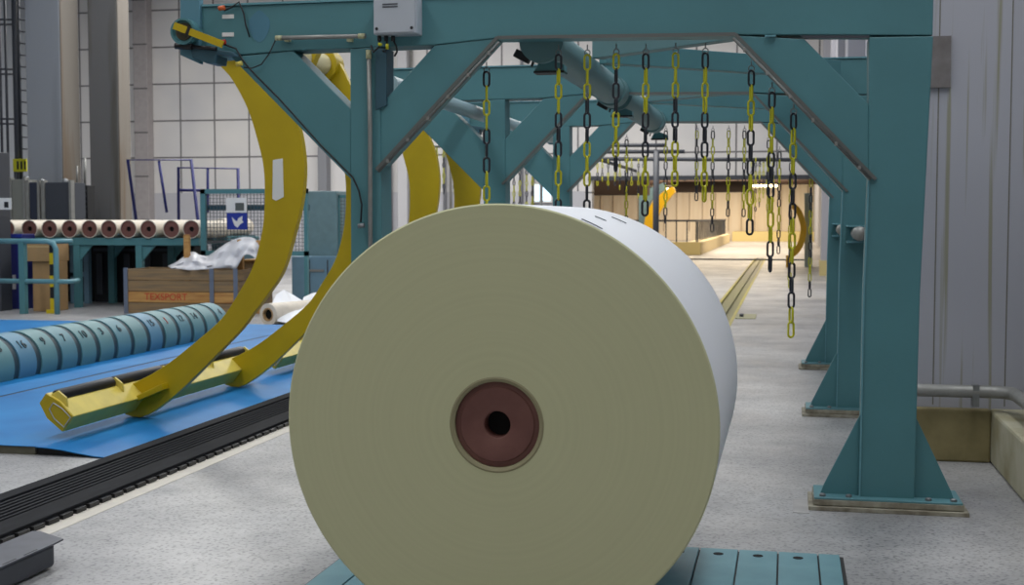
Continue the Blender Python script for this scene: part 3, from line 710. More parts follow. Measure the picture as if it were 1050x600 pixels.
# grey steel tray, front left corner
root = thing('steel_tray', 'dark grey steel plate tray lying on the floor at the lower left corner', 'tray', (-3.4, 4.7, 0))
P = [onZ(x, y, .12) for x, y in ((33, 544.5), (41, 544.5), (65, 552.5), (56, 557))]
tz = .12
top = [P[0], P[1], P[2], P[3], Vector((P[3].x - .0, 3.6, tz)), Vector((P[0].x - .01, 3.6, tz))]
b = B(); b.prism([(v.x, v.y, tz) for v in top], (0, 0, -.008)); b.out('top_plate', mat('dark_steel_sheet', (98, 100, 108), .4, .5, noise=.15, nscale=6), root, bevel=.001)
b = B(); xa, xb = P[0].x + .01, P[3].x - .005; ye = P[3].y - .02
pts = [(xb, 3.6), (xb, ye - .0)] + [(xb - .03 * (1 - cos(a)), ye + .05 * sin(a)) for a in [k * pi / 12 for k in range(1, 7)]] + [(xa, ye + .05), (xa, 3.6)]
b.prismZ(pts, .012, tz - .008); b.out('tray_body', mat('grey_steel_side', (72, 74, 80), .45, .4), root, bevel=.012)
b = B()
for k in range(5): yy = ye - .1 - k * .16; b.box(xb - .012, xb - .006, yy - .1, yy, tz, tz + .001)
b.out('edge_slot', INK, root)
b = B(); b.box(xa + .02, xb - .04, 3.7, ye - .05, 0, .012); b.out('tray_foot', INK, root)

for n_ in ('black_chain_belt', 'ribbed_belt_rubber', 'blue_floor_paint'): MATS[n_].node_tree.nodes['Principled BSDF'].inputs['Specular IOR Level'].default_value = .2
# yellow floor channel rails
ch = thing('floor_channel_rails', 'pair of yellow edged steel rails set in the floor channel leading to the lit hall', 'rails', (-1.03, 20, -.09))
b = B(); b.box(CH0, CH0 + .05, 6.9, 52, -.09, .006); b.box(CH1 - .05, CH1, 6.9, 52, -.09, .006); b.out('yellow_edge', mat('worn_yellow_edge', (176, 164, 60), .5, rgb2=(150, 140, 80), nscale=6), ch)
b = B(); b.box(CH0 + .2, CH0 + .26, 6.9, 52, -.03, .0); b.box(CH0 + .05, CH1 - .05, 6.9, 52, -.09, -.035); b.box(CH1 - .09, CH1 - .05, 6.9, 52, -.03, -.0); b.out('rail', mat('olive_rail', (118, 114, 70), .5), ch)
b = B(); p = onZ(765, 325); b.box(p.x - .16, p.x + .16, p.y - .45, p.y + .5, 0, .012); o = b.out('floor_hatch', mat('pale_olive_hatch', (150, 148, 110), .5), bevel=.003); tag(o, 'small square hatch cover on the floor right of the yellow rails', 'hatch')
b = B(); b.box(p.x - .1, p.x - .04, p.y - .15, p.y + .1, .012, .05); b.out('hatch_handle', DARK, o)
b = B(); p = onZ(833, 517); q = onZ(813, 526); b.box(q.x, p.x - .02, q.y, p.y + .1, 0, .003); o = b.out('floor_patch', mat('grey_repair_patch', (168, 166, 164), .7, noise=.1, nscale=8)); tag(o, 'small grey repair patch on the floor left of the nearest gantry foot', 'floor patch')

# ================================================================== LEFT BACKGROUND
# columns
def column(x0, x1, y, y1, m_front, m_side, label, zt=9):
    root = thing('building_column', label, 'column', ((x0 + x1) / 2, y, 0))
    b = B(); b.box(x0, x1, y, y1, 0, zt - .01); o = b.out('shaft', m_front, root, bevel=.02)
    return root, o
a, c = onY(27, 100, 24.6).x, onY(62, 100, 24.6).x
r, _ = column(a, c, 24.6, 24.9, COLA, COLB, 'wide blue-grey building column farthest left')
b = B(); b.box(c, c + .02, 24.62, 25.3, 0, 8.99); b.box(a + .1, c, 24.9, 25.3, 0, 8.99); b.out('stained_flank', COLB, r)
a, c = onY(91, 100, 25.6).x, onY(120.5, 100, 25.6).x
r, _ = column(a, c, 25.6, 25.85, COLD, COLB, 'dark stained concrete column, second from the left')
b = B(); b.box(c, c + .02, 25.62, 26.1, 0, 8.99); b.box(a + .1, c, 25.85, 26.1, 0, 8.99); b.out('stained_flank', COLB, r)
a, c = onY(137, 100, 37.6).x, onY(151, 100, 37.6).x
r, _ = column(a, c, 37.6, 37.99, mat('taupe_cladding', (166, 160, 160), .6, noise=.05), COLB, 'narrow taupe clad column against the white panel wall')
b = B()
for k in range(9): z = 1.5 + k * 1.37; b.box(a - .005, c + .005, 37.59, 37.61, z, z + .04)
b.out('cladding_joint', mat('joint_grey', (104, 102, 104), .6), r)
a, c = onY(325, 100, 37.6).x, onY(334, 100, 37.6).x
column(a, c, 37.6, 37.99, mat('mid_grey_steel', (128, 130, 136), .6), COLB, 'slim grey steel column on the white wall left of the gantry post')
a, c = onY(407, 100, 37.6).x, onY(417, 100, 37.6).x
column(a, c, 37.6, 37.99, mat('pale_steel_white', (190, 190, 194), .6), COLB, 'slim pale column on the white wall right of the nearest left gantry post')
# vertical pipes on white wall between gantry posts
for i, (x, w) in enumerate(((400, .06), (422, .04), (456, .05), (462, .04), (535, .05), (547, .04))):
    b = B(); q = onY(x, 100, 37.9).x; b.tube([(q, 37.88, 0), (q, 37.88, 9)], w, 8); o = b.out('wall_conduit', GALV if i % 2 else MATS['mid_grey_steel'])
    tag(o, 'vertical conduit on the white far wall, %s of six from the left' % wd[i], 'conduit', 'far wall conduits')
# window patch
p, q = onY(549, 190, 37.95), onY(565, 206, 37.95)
b = B(); b.box(p.x - .05, q.x + .05, 37.86, 38, q.z - .05, p.z + .05); o = struct(b.out('window_1', WHITE)); b = B(); b.box(p.x, q.x, 37.85, 37.86, q.z, p.z); b.out('pane', WINL, o)
for i, x in enumerate((521, 527, 533, 540, 546, 448, 455, 466)):
    qx = onY(x, 170, 24).x
    zt2 = onY(x, 150 if i > 4 else 168, 24).z
    small_chain(qx, 24, zt2, 9, i, 'small distant chain %s in the gap %s' % (wd[i if i < 5 else i - 5], 'between the two left gantry posts' if i < 5 else 'between the far yellow arms'), 'chains hanging by the white wall')
hx0, hx1 = onY(440, 170, 24).x, onY(552, 170, 24).x
b = B(); b.tube([(hx0, 24, onY(450, 150, 24).z), (onY(475, 170, 24).x, 24, onY(450, 150, 24).z)], .03, 8); b.tube([(onY(510, 170, 24).x, 24, onY(530, 168, 24).z), (onY(555, 170, 24).x, 24, onY(530, 168, 24).z)], .03, 8)
for xx in (hx0, onY(555, 170, 24).x): b.tube([(xx, 24, onY(450, 150, 24).z), (xx, 24, 0)], .03, 8)
b.tube([(onY(510, 170, 24).x, 24, onY(530, 168, 24).z), (onY(475, 170, 24).x, 24, onY(450, 150, 24).z)], .03, 8)
tag(b.out('chain_rail', GALV), 'thin grey rail carrying small chains before the white wall behind the gantries', 'rail')

# ladder rack at far left
LY = 26
root = thing('cable_ladder', 'dark vertical cable ladder against the white wall at the left edge', 'ladder', (onY(10, 100, LY).x, LY, 0))
b = B()
for x, w in ((1, .03), (7, .03), (17, .07), (21, .025)): q = onY(x, 100, LY).x; b.tube([(q, LY, 0), (q, LY, 9)], w, 8)
b.out('rail', DARK, root)
b = B()
for y in (-10, 20, 25, 71, 76, 122, 127): b.tube([onY(-4, y, LY), onY(16, y, LY)], .022, 6)
b.tube([onY(17, 128, LY), onY(26, 128, LY)], .022, 6)
b.out('rung', DARK, root)
b = B()
for k in range(14):
    y = -6 + k * 12; b = B(); b.tube([onY(17, y, LY), onY(22, y + 2.5, LY), onY(28, y + 3, LY)], .016, 5); b.out('side_bar', DARK, root)

def boxthing(name, label, cat, x0, y0, x1, y1, Y, depth, m, bevel=.01, floor=False, group=None):
    p, q = onY(x0, y0, Y), onY(x1, y1, Y)
    b = B(); b.box(p.x, q.x, Y, Y + depth, 0 if floor else q.z, p.z); o = b.out(name, m, bevel=bevel); tag(o, label, cat, group); return o, p, q
o, p, q = boxthing('control_cabinet', 'tall dark control cabinet at the left edge with a white notice', 'cabinet', -14, 156, 1, 300, 19.8, .33, DARK, floor=True)
b = B(); b.box(q.x + .02, q.x + .24, 19.785, 19.8, onY(5, 212, 19.8).z - .05, onY(5, 203, 19.8).z); b.out('notice', WHITE, o)
b = B(); b.box(q.x + .11, q.x + .19, 19.78, 19.785, onY(5, 213, 19.8).z, onY(5, 207, 19.8).z); b.out('notice_picture', INK, o)
b = B(); b.box(q.x - .32, q.x - .3, 19.79, 19.8, .2, p.z - .1); b.out('door_gap', INK, o)
# low wall machinery row behind the roller table
for i, (x0, y0, x1, m, lab) in enumerate(((12, 184, 25, mat('grey_green_panel', (120, 122, 116), .6), 'grey green panel cabinet beside the dark control cabinet'), (30, 187, 39.5, mat('navy_black_panel', (40, 46, 62), .5), 'narrow black-blue cabinet behind the core rolls'),
                                        (46, 187, 72, DARK, 'wide charcoal cabinet behind the core rolls'))):
    Yc = 23.6
    o, p, q = boxthing('machine_cabinet', lab, 'cabinet', x0, y0, x1, 230, Yc, .6, m, floor=True)
    b = B(); b.box(p.x - .07, p.x, Yc - .03, Yc + .1, 0, p.z + .04); b.box(q.x, q.x + .05, Yc - .03, Yc + .1, 0, p.z + .04); b.out('frame_post', GALV, o)
    b = B(); b.sphere(((p.x + q.x) / 2, Yc + .3, p.z + .02), .07); b.out('lifting_eye', STEEL, o)
o, p, q = boxthing('switch_rack', 'black switch rack at the foot of the dark concrete column', 'rack', 78, 190, 90, 222, 24.6, .3, DARKER, floor=True)
b = B()
for k in range(5): z = p.z - .1 - k * .11; b.box(p.x + .02, q.x - .02, 24.58, 24.6, z - .03, z)
b.out('rack_module', DARK, o)
b = B(); b.tube([onY(79, 190, 24.7), onY(79, 170, 24.7)], .02, 6); b.tube([onY(87, 190, 24.7), onY(87, 162, 24.7)], .03, 6); b.out('rack_conduit', GALV, o)
# caution sign
o, p, q = boxthing('caution_board', 'small yellow board with black marks at the left edge', 'sign', 13, 163, 27, 176, 25.8, .05, YC)
b = B()
for k in range(3): x = p.x + .1 + k * .09; b.box(x, x + .045, 25.79, 25.8, q.z + .05, p.z - .05)
b.out('printed_mark', INK, o)
b = B(); b.box(p.x, p.x + .05, 25.83, 25.85, 0, q.z); b.out('board_post', DARK, o)
# lower grey band under the panels
b = B(); zz = onY(170, 198, 37.97).z; b.box(X0, OPL - .2, 37.97, 38, 0, zz); struct(b.out('trim_4', mat('lower_wall_grey', (186, 186, 192), .6)))
# navy tube frames
def navy(pts, Y, lab, extra):
    e0 = onY(*pts[0], Y)
    root = thing('tubular_frame', lab, 'frame', (e0.x, Y, 0), 'navy tubular frames')
    P = [onY(*q, Y) for q in pts]; P[0].z = 0.0 if False else P[0].z
    P = [Vector((P[0].x + (P[0].x - P[1].x) * .9, Y, 0))] + P[1:-1] + [Vector((P[-1].x + (P[-1].x - P[-2].x) * .9, Y, 0))]
    b = B(); b.tube(P, .035, 8); b.out('frame_hoop', NAVY, root)
    b = B()
    for (a0, a1) in extra: b.tube([onY(*a0, Y), onY(*a1, Y)], .03, 8)
    b.out('cross_tube', NAVY, root)
navy([(141, 219), (131, 164), (196, 164), (204, 219)], 24.2, 'left navy blue tubular hoop frame standing behind the core rolls', [((163, 165), (171, 218))])
navy([(183, 219), (183, 172), (244, 173), (245, 219)], 25.0, 'right navy blue tubular hoop frame standing behind the core rolls', [((213, 173), (213, 218)), ((183, 195), (244, 196))])

# roller table with core rolls
TY = 20.9
zt = onY(100, 244, TY).z
tb = thing('roller_table', 'teal steel table carrying the row of small core rolls', 'table', (onY(100, 244, TY).x, TY, 0))
xl, xr = onY(-8, 244, TY).x, onY(204, 244, TY).x
b = B(); b.box(xl, xr, TY, TY + .12, zt - .13, zt); b.box(xl, xr, TY + 1.2, TY + 1.32, zt - .13, zt); b.box(xl, xr, TY + 2.5, TY + 2.62, zt - .13, zt); b.out('table_beam', TEAL, tb, bevel=.005)
for x in (-4, 78, 142):
    for yy in (TY, TY + 1.2):
        q = onY(x, 250, TY).x; b = B(); b.box(q - .06, q + .06, yy, yy + .1, 0, zt - .13); b.prismY([(q + .06, zt - .13), (q + .3, zt - .13), (q + .06, zt - .4)], yy + .03, yy + .07); b.out('leg', TEAL, tb)
b = B(); b.box(xl, xr, TY + .12, TY + 2.5, zt - .1, zt - .06); b.out('table_pan', DARK, tb)
cr0 = None
cents = [8, 30, 50.5, 71, 91.5, 111.5, 131.5, 152, 175.5, 196]
for i, x in enumerate(cents):
    r = .158
    yy = TY - .03
    if i == 0:
        c = onY(x, 232, TY)
        cr0 = thing('core_roll', '', 'core roll', (c.x, yy, zt), 'core rolls on the teal table')
        b = B(); b.lathe((c.x, yy, zt + r), (0, 1, 0), [(0, r - .012), (0, r), (1.35, r), (1.35, r - .012)], n=36); b.out('paper_wrap', PAPER2, cr0, smooth=40)
        b = B(); b.lathe((c.x, yy + .012, zt + r), (0, 1, 0), [(0, .045), (0, r - .012), (.05, r - .012), (.05, .045)], n=32, closed=True); b.out('end_plug', BROWN, cr0, smooth=40)
        b = B(); b.lathe((c.x, yy + .04, zt + r), (0, 1, 0), [(0, 0), (0, .046)], n=20); b.out('bore', HOLE, cr0)
        o = cr0
    else:
        o = dup(cr0, (onY(x, 232, yy).x - onY(cents[0], 232, TY).x, yy - (TY - .03), 0))
    o['label'] = 'small brown ended core roll on the teal table, ' + ['leftmost, half behind the control cabinet', 'second from the left', 'third from the left', 'fourth from the left', 'fifth from the left', 'sixth from the left', 'seventh from the left', 'eighth from the left', 'second from the right', 'rightmost beside the mesh cage'][i]
# guard rail in front
RY = 19.35
gr = thing('guard_rail', 'teal tubular guard rail in front of the cardboard boxes', 'railing', (onY(30, 300, RY).x, RY, 0))
z1 = onY(30, 247.5, RY).z; z2 = onY(30, 288.5, RY).z
xa, xb = onY(-10, 250, RY).x, onY(58, 290, RY).x
b = B(); b.tube([(xa, RY, z1), (xb - .15, RY, z1), (xb - .05, RY, z1 - .03), (xb, RY, z1 - .12), (xb, RY, 0)], .045, 10); b.tube([(xb - .1, RY, z1), (xb + .12, RY + .3, z1)], .04, 8); b.out('top_rail', TEAL_L, gr)
b = B(); b.tube([(xa, RY, z2), (xb + .12, RY, z2), (xb + .2, RY + .05, z2), (xb + .22, RY + .2, z2), (xb + .1, RY + .5, z2)], .04, 8); b.out('mid_rail', TEAL_L, gr)
q = onY(24, 290, RY).x; b = B(); b.box(q - .05, q + .05, RY - .05, RY + .05, 0, z1); b.out('post', TEAL, gr)
b = B(); q = onY(53, 290, RY + .2).x
for k in range(6):
    b.mi = k % 2; b.box(q - .035, q + .035, RY + .2, RY + .25, .06 + k * .19, .06 + (k + 1) * .19)
b.mi = 0; b.box(q - .08, q + .08, RY + .15, RY + .3, 0, .06)
o = b.out('hazard_post', [mat('hazard_yellow', (214, 190, 20), .5), INK]); tag(o, 'yellow and black striped post just left of the guard rail end', 'post')
# cardboard boxes
o, p, q = boxthing('cardboard_box', 'tall brown cardboard box standing behind the guard rail', 'box', 33, 268, 54, 319, 19.9, .5, CARD, floor=True)
top_z = p.z
b = B(); b.box(p.x - .08, q.x, 19.85, 20.45, top_z, top_z + .32); o = b.out('cardboard_box', CARD, bevel=.008); tag(o, 'brown cardboard box stacked on top of the tall box', 'box')
b = B(); b.box(p.x - .085, q.x + .005, 19.847, 19.853, top_z + .24, top_z + .26); b.out('packing_tape', mat('tan_tape', (196, 170, 120), .3), o)
# blue bin / cloths left of it
o, p, q = boxthing('blue_bin', 'dark blue bin beneath the leftmost core roll', 'bin', 10, 240, 23, 266, 20.3, .4, NAVY, floor=True)
b = B(); b.box(p.x, q.x, 20.28, 20.3, p.z - .06, p.z); b.out('bin_rim', SIGNB, o)
b = B(); b.box(p.x + .05, p.x + .1, 20.27, 20.3, .35, .6); b.out('paper_tag', WHITE, o)
# added black boxes standing in for the darkness under the table
for i, (x0, y0, x1, Yc, lab) in enumerate(((60, 252, 93, 22.35, 'black box added for the darkness under the teal table, left one'), (96, 252, 139, 22.35, 'black box added for the darkness under the teal table, middle one'), (143, 252, 200, 22.35, 'long black box added for the darkness under the right end of the teal table'))):
    o, p, q = boxthing('dark_filler_box', lab, 'machine', x0, y0, x1, 300, Yc, .6, DARKER, floor=True)
    b = B()
    for k in range(3): x = p.x + (q.x - p.x) * (k + .5) / 3; b.box(x - .06, x + .06, Yc - .06, Yc, .15, p.z - .15)
    b.box(p.x, q.x, Yc - .03, Yc, p.z - .1, p.z - .05)
    b.out('filler_rib', MATS['charcoal_panel'], o)
b = B(); p, q = onY(72, 285, 21.9), onY(86, 285, 21.9); b.box(p.x, p.x + .1, 21.9, 22, 0, 1.1); b.box(q.x, q.x + .1, 21.9, 22, 0, 1.1); b.box(p.x, q.x, 21.9, 22, .5, .58); b.box(p.x, q.x, 21.9, 22, 1.1, 1.16)
tag(b.out('trestle', MIDB), 'blue steel trestle standing under the teal table', 'trestle')

# crate
CY = 19.8
x0, x1 = onY(128, 300, CY).x, onY(244, 300, CY).x; ztp = onY(150, 276, CY).z
cr = thing('wooden_crate', 'weathered wooden crate with red lettering on a yellow board', 'crate', ((x0 + x1) / 2, CY, 0))
nb = 4; hh = ztp / nb
for k in range(nb):
    b = B(); b.box(x0, x1, CY, CY + .03, k * hh + .006, (k + 1) * hh - .006); b.out('front_board', WOOD2 if k == 2 - 1 else WOOD, cr, bevel=.004)
b = B()
for k in range(nb): b.box(x0, x0 + .03, CY + .03, CY + .8, k * hh + .005, (k + 1) * hh - .005); b.box(x1 - .03, x1, CY + .03, CY + .8, k * hh + .005, (k + 1) * hh - .005)
b.box(x0, x1, CY + .8, CY + .83, 0, ztp); b.box(x0, x1, CY + .03, CY + .8, .02, .05); b.out('crate_shell', WOOD, cr)
for x in (x0, onY(216, 300, CY).x, x1 - .06):
    b = B(); b.box(x - .01, x + .06, CY - .02, CY, 0, ztp + .02); b.out('corner_strap', mat('zinc_strap', (118, 128, 146), .45, .4), cr)
tcx = onY(170, 300, CY).x
text_mesh('TEXSPORT', .16, RED, cr, 'stencilled_word', lambda x, y, z: (tcx + x, CY - .003 - z, hh * 1.5 + y * 1.0), .001)
# stakes
for i, (xa_, xb_, yt, lab) in enumerate(((188, 194, 241, 'short timber stake rising from the crate left of the plastic sheet'), (243, 249, 246, 'tall timber post at the right end of the crate'), (262, 268, 247, 'timber post under the plastic sheet beside the yellow arm'))):
    p, q = onY(xa_, yt, CY + .35), onY(xb_, 290, CY + .35); b = B(); b.box(p.x, q.x, CY + .35, CY + .42, .05 if i < 2 else 0, p.z); b.box(p.x + .01, q.x - .01, CY + .36, CY + .41, p.z, p.z + .01)
    tag(b.out('timber_post', WOOD2, bevel=.004), lab, 'post')
b = B(); p, q = onY(243, 247, CY + .35), onY(272, 253, CY + .35); b.box(p.x, q.x, CY + .43, CY + .5, q.z, p.z); tag(b.out('timber_rail', WOOD2, bevel=.004), 'horizontal timber rail across the tall posts behind the crate', 'timber')
b = B(); p, q = onY(250, 268, CY + 1.2), onY(266, 318, CY + 1.2); b.box(p.x, q.x, CY + 1.2, CY + 1.8, 0, p.z); o = tag(b.out('wooden_case', WOOD, bevel=.01), 'second wooden case partly hidden by the nearest yellow arm', 'crate')
b = B(); b.box(p.x - .02, q.x + .02, CY + 1.17, CY + 1.83, p.z, p.z + .03); b.out('case_lid', WOOD2, o)
# plastic sheet
tops = [(172, 273), (182, 268), (190, 262), (198, 258), (206, 262), (214, 262), (224, 255), (233, 249), (242, 245), (252, 243), (262, 245), (266, 252)]
bots = [(176, 276), (184, 276), (192, 277), (200, 277), (208, 276), (215, 276), (224, 275), (233, 275), (242, 275), (250, 262), (258, 262), (264, 268)]
b = B(); G = []
T2, B2 = smooth_poly(tops, 3), smooth_poly(bots, 3)
for i, (t, c) in enumerate(zip(T2, B2)):
    row = []
    for k in range(9):
        u = k / 8; x = t[0] + (c[0] - t[0]) * u; y = t[1] + (c[1] - t[1]) * u
        Y = CY + .45 - .46 * u ** .8 + .05 * sin(i * .9 + k * .8) + .035 * sin(i * .37 - k * 1.4) + .012 * random.uniform(-1, 1)
        row.append(b.bm.verts.new(onY(x, y + random.uniform(-.15, .15), Y)))
    G.append(row)
for i in range(len(G) - 1):
    for k in range(8): b._f([G[i][k], G[i + 1][k], G[i + 1][k + 1], G[i][k + 1]])
o = b.out('plastic_sheet', PLASTIC, solid=.006, smooth=50); tag(o, 'crumpled white plastic sheet draped over the wooden crate', 'sheet')

# mesh cage and cabinets
MY = 20.78
p, q = onY(206, 194, MY), onY(316, 255, MY)
mc = thing('mesh_cage', 'teal framed wire mesh guard with a blue sign', 'guard', ((p.x + q.x) / 2, MY, 0))
b = B(); b.box(p.x, q.x, MY - .04, MY + .04, p.z - .08, p.z); b.box(p.x, q.x, MY - .04, MY + .04, 0.95, 1.03); b.box(p.x, p.x + .09, MY - .04, MY + .04, 0, p.z); b.box(q.x - .06, q.x, MY - .04, MY + .04, 0, p.z); b.out('guard_frame', TEAL, mc)
b = B(); x = p.x + .1
while x < q.x: b.box(x, x + .009, MY - .005, MY + .004, 1.03, p.z - .08); x += .062
z = 1.05
while z < p.z - .08: b.box(p.x, q.x, MY - .005, MY + .004, z, z + .009); z += .062
b.out('wire_mesh', mat('dark_wire', (92, 100, 104), .5, .3), mc)
b = B(); b.box(p.x, q.x, MY + .06, MY + .1, onY(220, 213, MY).z - .05, onY(220, 213, MY).z + .05); b.out('back_bar', TEAL_D, mc)
a, c = onY(232, 203, MY - .06), onY(253, 218, MY - .06)
b = B(); b.box(a.x, c.x, MY - .07, MY - .05, c.z, a.z); b.out('white_notice', WHITE, mc)
d, e = onY(241, 208, MY - .08), onY(250, 216, MY - .08); b = B(); b.box(d.x, e.x, MY - .075, MY - .07, e.z, d.z); b.out('notice_photo', mat('grey_print', (84, 90, 88), .6), mc)
a, c = onY(233, 218.5, MY - .06), onY(253.5, 235.5, MY - .06)
b = B(); b.box(a.x, c.x, MY - .07, MY - .05, c.z, a.z); b.out('blue_sign', SIGNB, mc)
dv = [(237.5, 222.5), (241, 226), (243, 227), (244, 224), (248.5, 221.5), (248, 226), (249.5, 228), (246, 230), (243.5, 233.5), (240.5, 231.5), (239, 228)]
b = B(); b.prismY(xz(dv, MY - .08), MY - .076, MY - .07); b.out('white_bird_emblem', WHITE, mc)
# rolls behind the cage
for i, (x, yy) in enumerate(((222, 230),)):
    c = onY(x, 231, 23.4); b = B(); b.lathe((c.x, 23.6, zt + .17), (0, 1, 0), [(0, 0), (0, .17), (1.2, .17), (1.2, 0)], n=32)
    tag(b.out('wrapped_core', PAPER2, smooth=40), 'cream paper core roll behind the mesh guard', 'core roll')
    b = B(); b.box(c.x - .2, c.x + .2, 23.6, 24.8, 0, zt); tag(b.out('core_stand', TEAL_D), 'dark teal stand under the cream core roll behind the mesh guard', 'stand')
o, p, q = boxthing('steel_cabinet', 'tall grey-teal steel cabinet right of the mesh guard', 'cabinet', 313, 196, 346, 262, 22.6, .7, mat('grey_teal_panel', (112, 140, 146), .45, noise=.06), floor=True)
zc = onY(330, 263, 22.6).z
b = B(); b.box(p.x - .12, q.x + .3, 22.2, 22.59, 0, zc + .01); o = b.out('steel_locker', MIDB, bevel=.008); tag(o, 'low pale blue steel locker in front of the grey-teal cabinet', 'locker')
b = B()
for k in (1, 2): x = p.x - .12 + (q.x - p.x + .42) * k / 3; b.box(x - .01, x + .01, 22.19, 22.2, .05, zc - .05)
b.out('locker_joint', DARK, o)
b = B(); b.box(p.x + .2, p.x + .5, 22.185, 22.2, .62, .66); b.out('locker_handle', GALV, o)
p, q = onY(346.5, 200, 22.7), onY(372, 262, 22.7)
mc2 = thing('mesh_cage', 'narrow teal framed mesh guard beside the left gantry post', 'guard', ((p.x + q.x) / 2, 22.7, 0))
b = B(); b.box(p.x, q.x, 22.67, 22.73, p.z - .05, p.z); b.box(q.x - .05, q.x, 22.67, 22.73, 0, p.z); b.box(p.x, p.x + .04, 22.67, 22.73, 0, p.z); b.out('guard_frame', TEAL, mc2)
b = B(); x = p.x + .06
while x < q.x: b.box(x, x + .008, 22.69, 22.7, q.z, p.z - .05); x += .062
z = q.z
while z < p.z - .05: b.box(p.x, q.x, 22.69, 22.7, z, z + .008); z += .062
b.out('wire_mesh', MATS['dark_wire'], mc2)
o, p, q = boxthing('timber_stack', 'pale timber stack behind the narrow mesh guard', 'timber', 344, 229, 372, 262, 23.6, .5, WOOD2, floor=True)
b = B(); b.box(p.x, q.x, 23.58, 24.12, p.z, p.z + .08); b.out('paper_cover', PAPER, o)

# paper roll on the floor with torn sheets
c = onZ(275, 334)
pr = thing('waste_paper_roll', 'small roll of white paper lying on the floor with torn sheets', 'paper roll', (c.x, c.y, 0))
pr_r = .165
d = Vector((.35, 1, 0)).normalized()
b = B(); b.lathe((c.x, c.y, pr_r), d, [(0, .09), (0, pr_r), (1.0, pr_r), (1.0, .09)], n=32, closed=True); b.out('wound_paper', PAPER2, pr, smooth=40)
b = B(); b.lathe(Vector((c.x, c.y, pr_r)) - d * .01, d, [(0, .08), (0, .1), (.05, .1), (.05, .08)], n=32, closed=True); b.out('core_tube', CARD, pr, smooth=40)
b = B(); b.lathe(Vector((c.x, c.y, pr_r)) + d * .04, d, [(0, 0), (0, .095)], n=24); b.out('bore', HOLE, pr)
def sheet(name, pts, lab, Yb, amp=.06, parent=None):
    """pts: quads grid rows of (px, py, Y)"""
    b = B(); G = []
    for row in pts: G.append([b.bm.verts.new(onY(x, y, Y) + Vector((random.uniform(-1, 1), random.uniform(-1, 1), random.uniform(-.3, 1))) * amp * .5) for x, y, Y in row])
    for i in range(len(G) - 1):
        for k in range(len(G[0]) - 1): b._f([G[i][k], G[i][k + 1], G[i + 1][k + 1], G[i + 1][k]])
    o = b.out(name, PAPER, parent, solid=.006); tag(o, lab, 'paper') ; return o
sheet('torn_paper_sheet', [[(282, 302, 19.0), (290, 297, 19.2), (298, 300, 19.4), (302, 306, 19.5)], [(281, 312, 18.5), (290, 308, 18.7), (300, 310, 18.8), (312, 312, 18.9)], [(284, 322, 18.1), (294, 320, 18.2), (306, 320, 18.3), (318, 316, 18.5)], [(284, 330, 17.9), (297, 333, 17.85), (309, 330, 18.0), (322, 320, 18.3)]], 'torn white paper sheet thrown over the small waste roll', 18)
sheet('crumpled_paper_sheet', [[(310, 306, 20.2), (322, 302, 20.4), (334, 299, 20.6), (350, 292, 20.8)], [(308, 314, 19.6), (322, 312, 19.7), (336, 308, 19.9), (354, 300, 20.3)], [(306, 325, 19.0), (322, 320, 19.4), (338, 316, 19.6), (356, 308, 20.0)]], 'crumpled white paper heap on the floor behind the second yellow arm', 19)

# ================================================================== FAR LIT HALL
def slab(name, lab, cat, pts, z0, z1, m):
    b = B(); b.prismZ(pts, z0, z1); return tag(b.out(name, m, bevel=.02), lab, cat)
p1 = onZ(690, 263); p2 = onZ(719, 262); 
root = thing('raised_pit_curb', 'tan painted kerb round the railed pit in the lit hall', 'kerb', (-6, 60, 0))
kx, ky = onZ(717, 262).x, onZ(700, 261.5).y
b = B(); b.box(-14, kx, ky, ky + .6, 0, .55); b.out('kerb_front', TANW, root, bevel=.02)
b = B(); b.box(kx - .6, kx + .02, ky + .6, 84, 0, .55); b.out('kerb_side', mat('pale_kerb_paint', (222, 204, 160), .6), root, bevel=.02)
b = B(); b.box(kx, 1.69, 88, 91.8, 0, .65); tag(b.out('tan_plinth', TANW), 'long tan plinth at the foot of the far white wall', 'plinth')
rt = thing('pit_railing', 'dark railing round the pit in the lit hall', 'railing', (kx - 3, ky + .3, .55))
b = B(); b.box(-11, kx - .2, ky + .25, ky + .33, 1.42, 1.5); b.box(kx - .28, kx - .2, ky + .3, 84, 1.42, 1.5); b.out('hand_rail', DARK, rt)
b = B(); x = -11
while x < kx: b.box(x, x + .05, ky + .26, ky + .31, .55, 1.42); x += .45
y = ky + 1
while y < 84: b.box(kx - .27, kx - .22, y, y + .05, .55, 1.42); y += 1.1
b.out('baluster', DARK, rt)['kind'] = 'stuff'
b = B(); b.box(-9, .9, 49.3, 49.6, .0, .05); tag(b.out('floor_threshold', DARK), 'dark threshold strip across the floor before the lit hall', 'threshold')
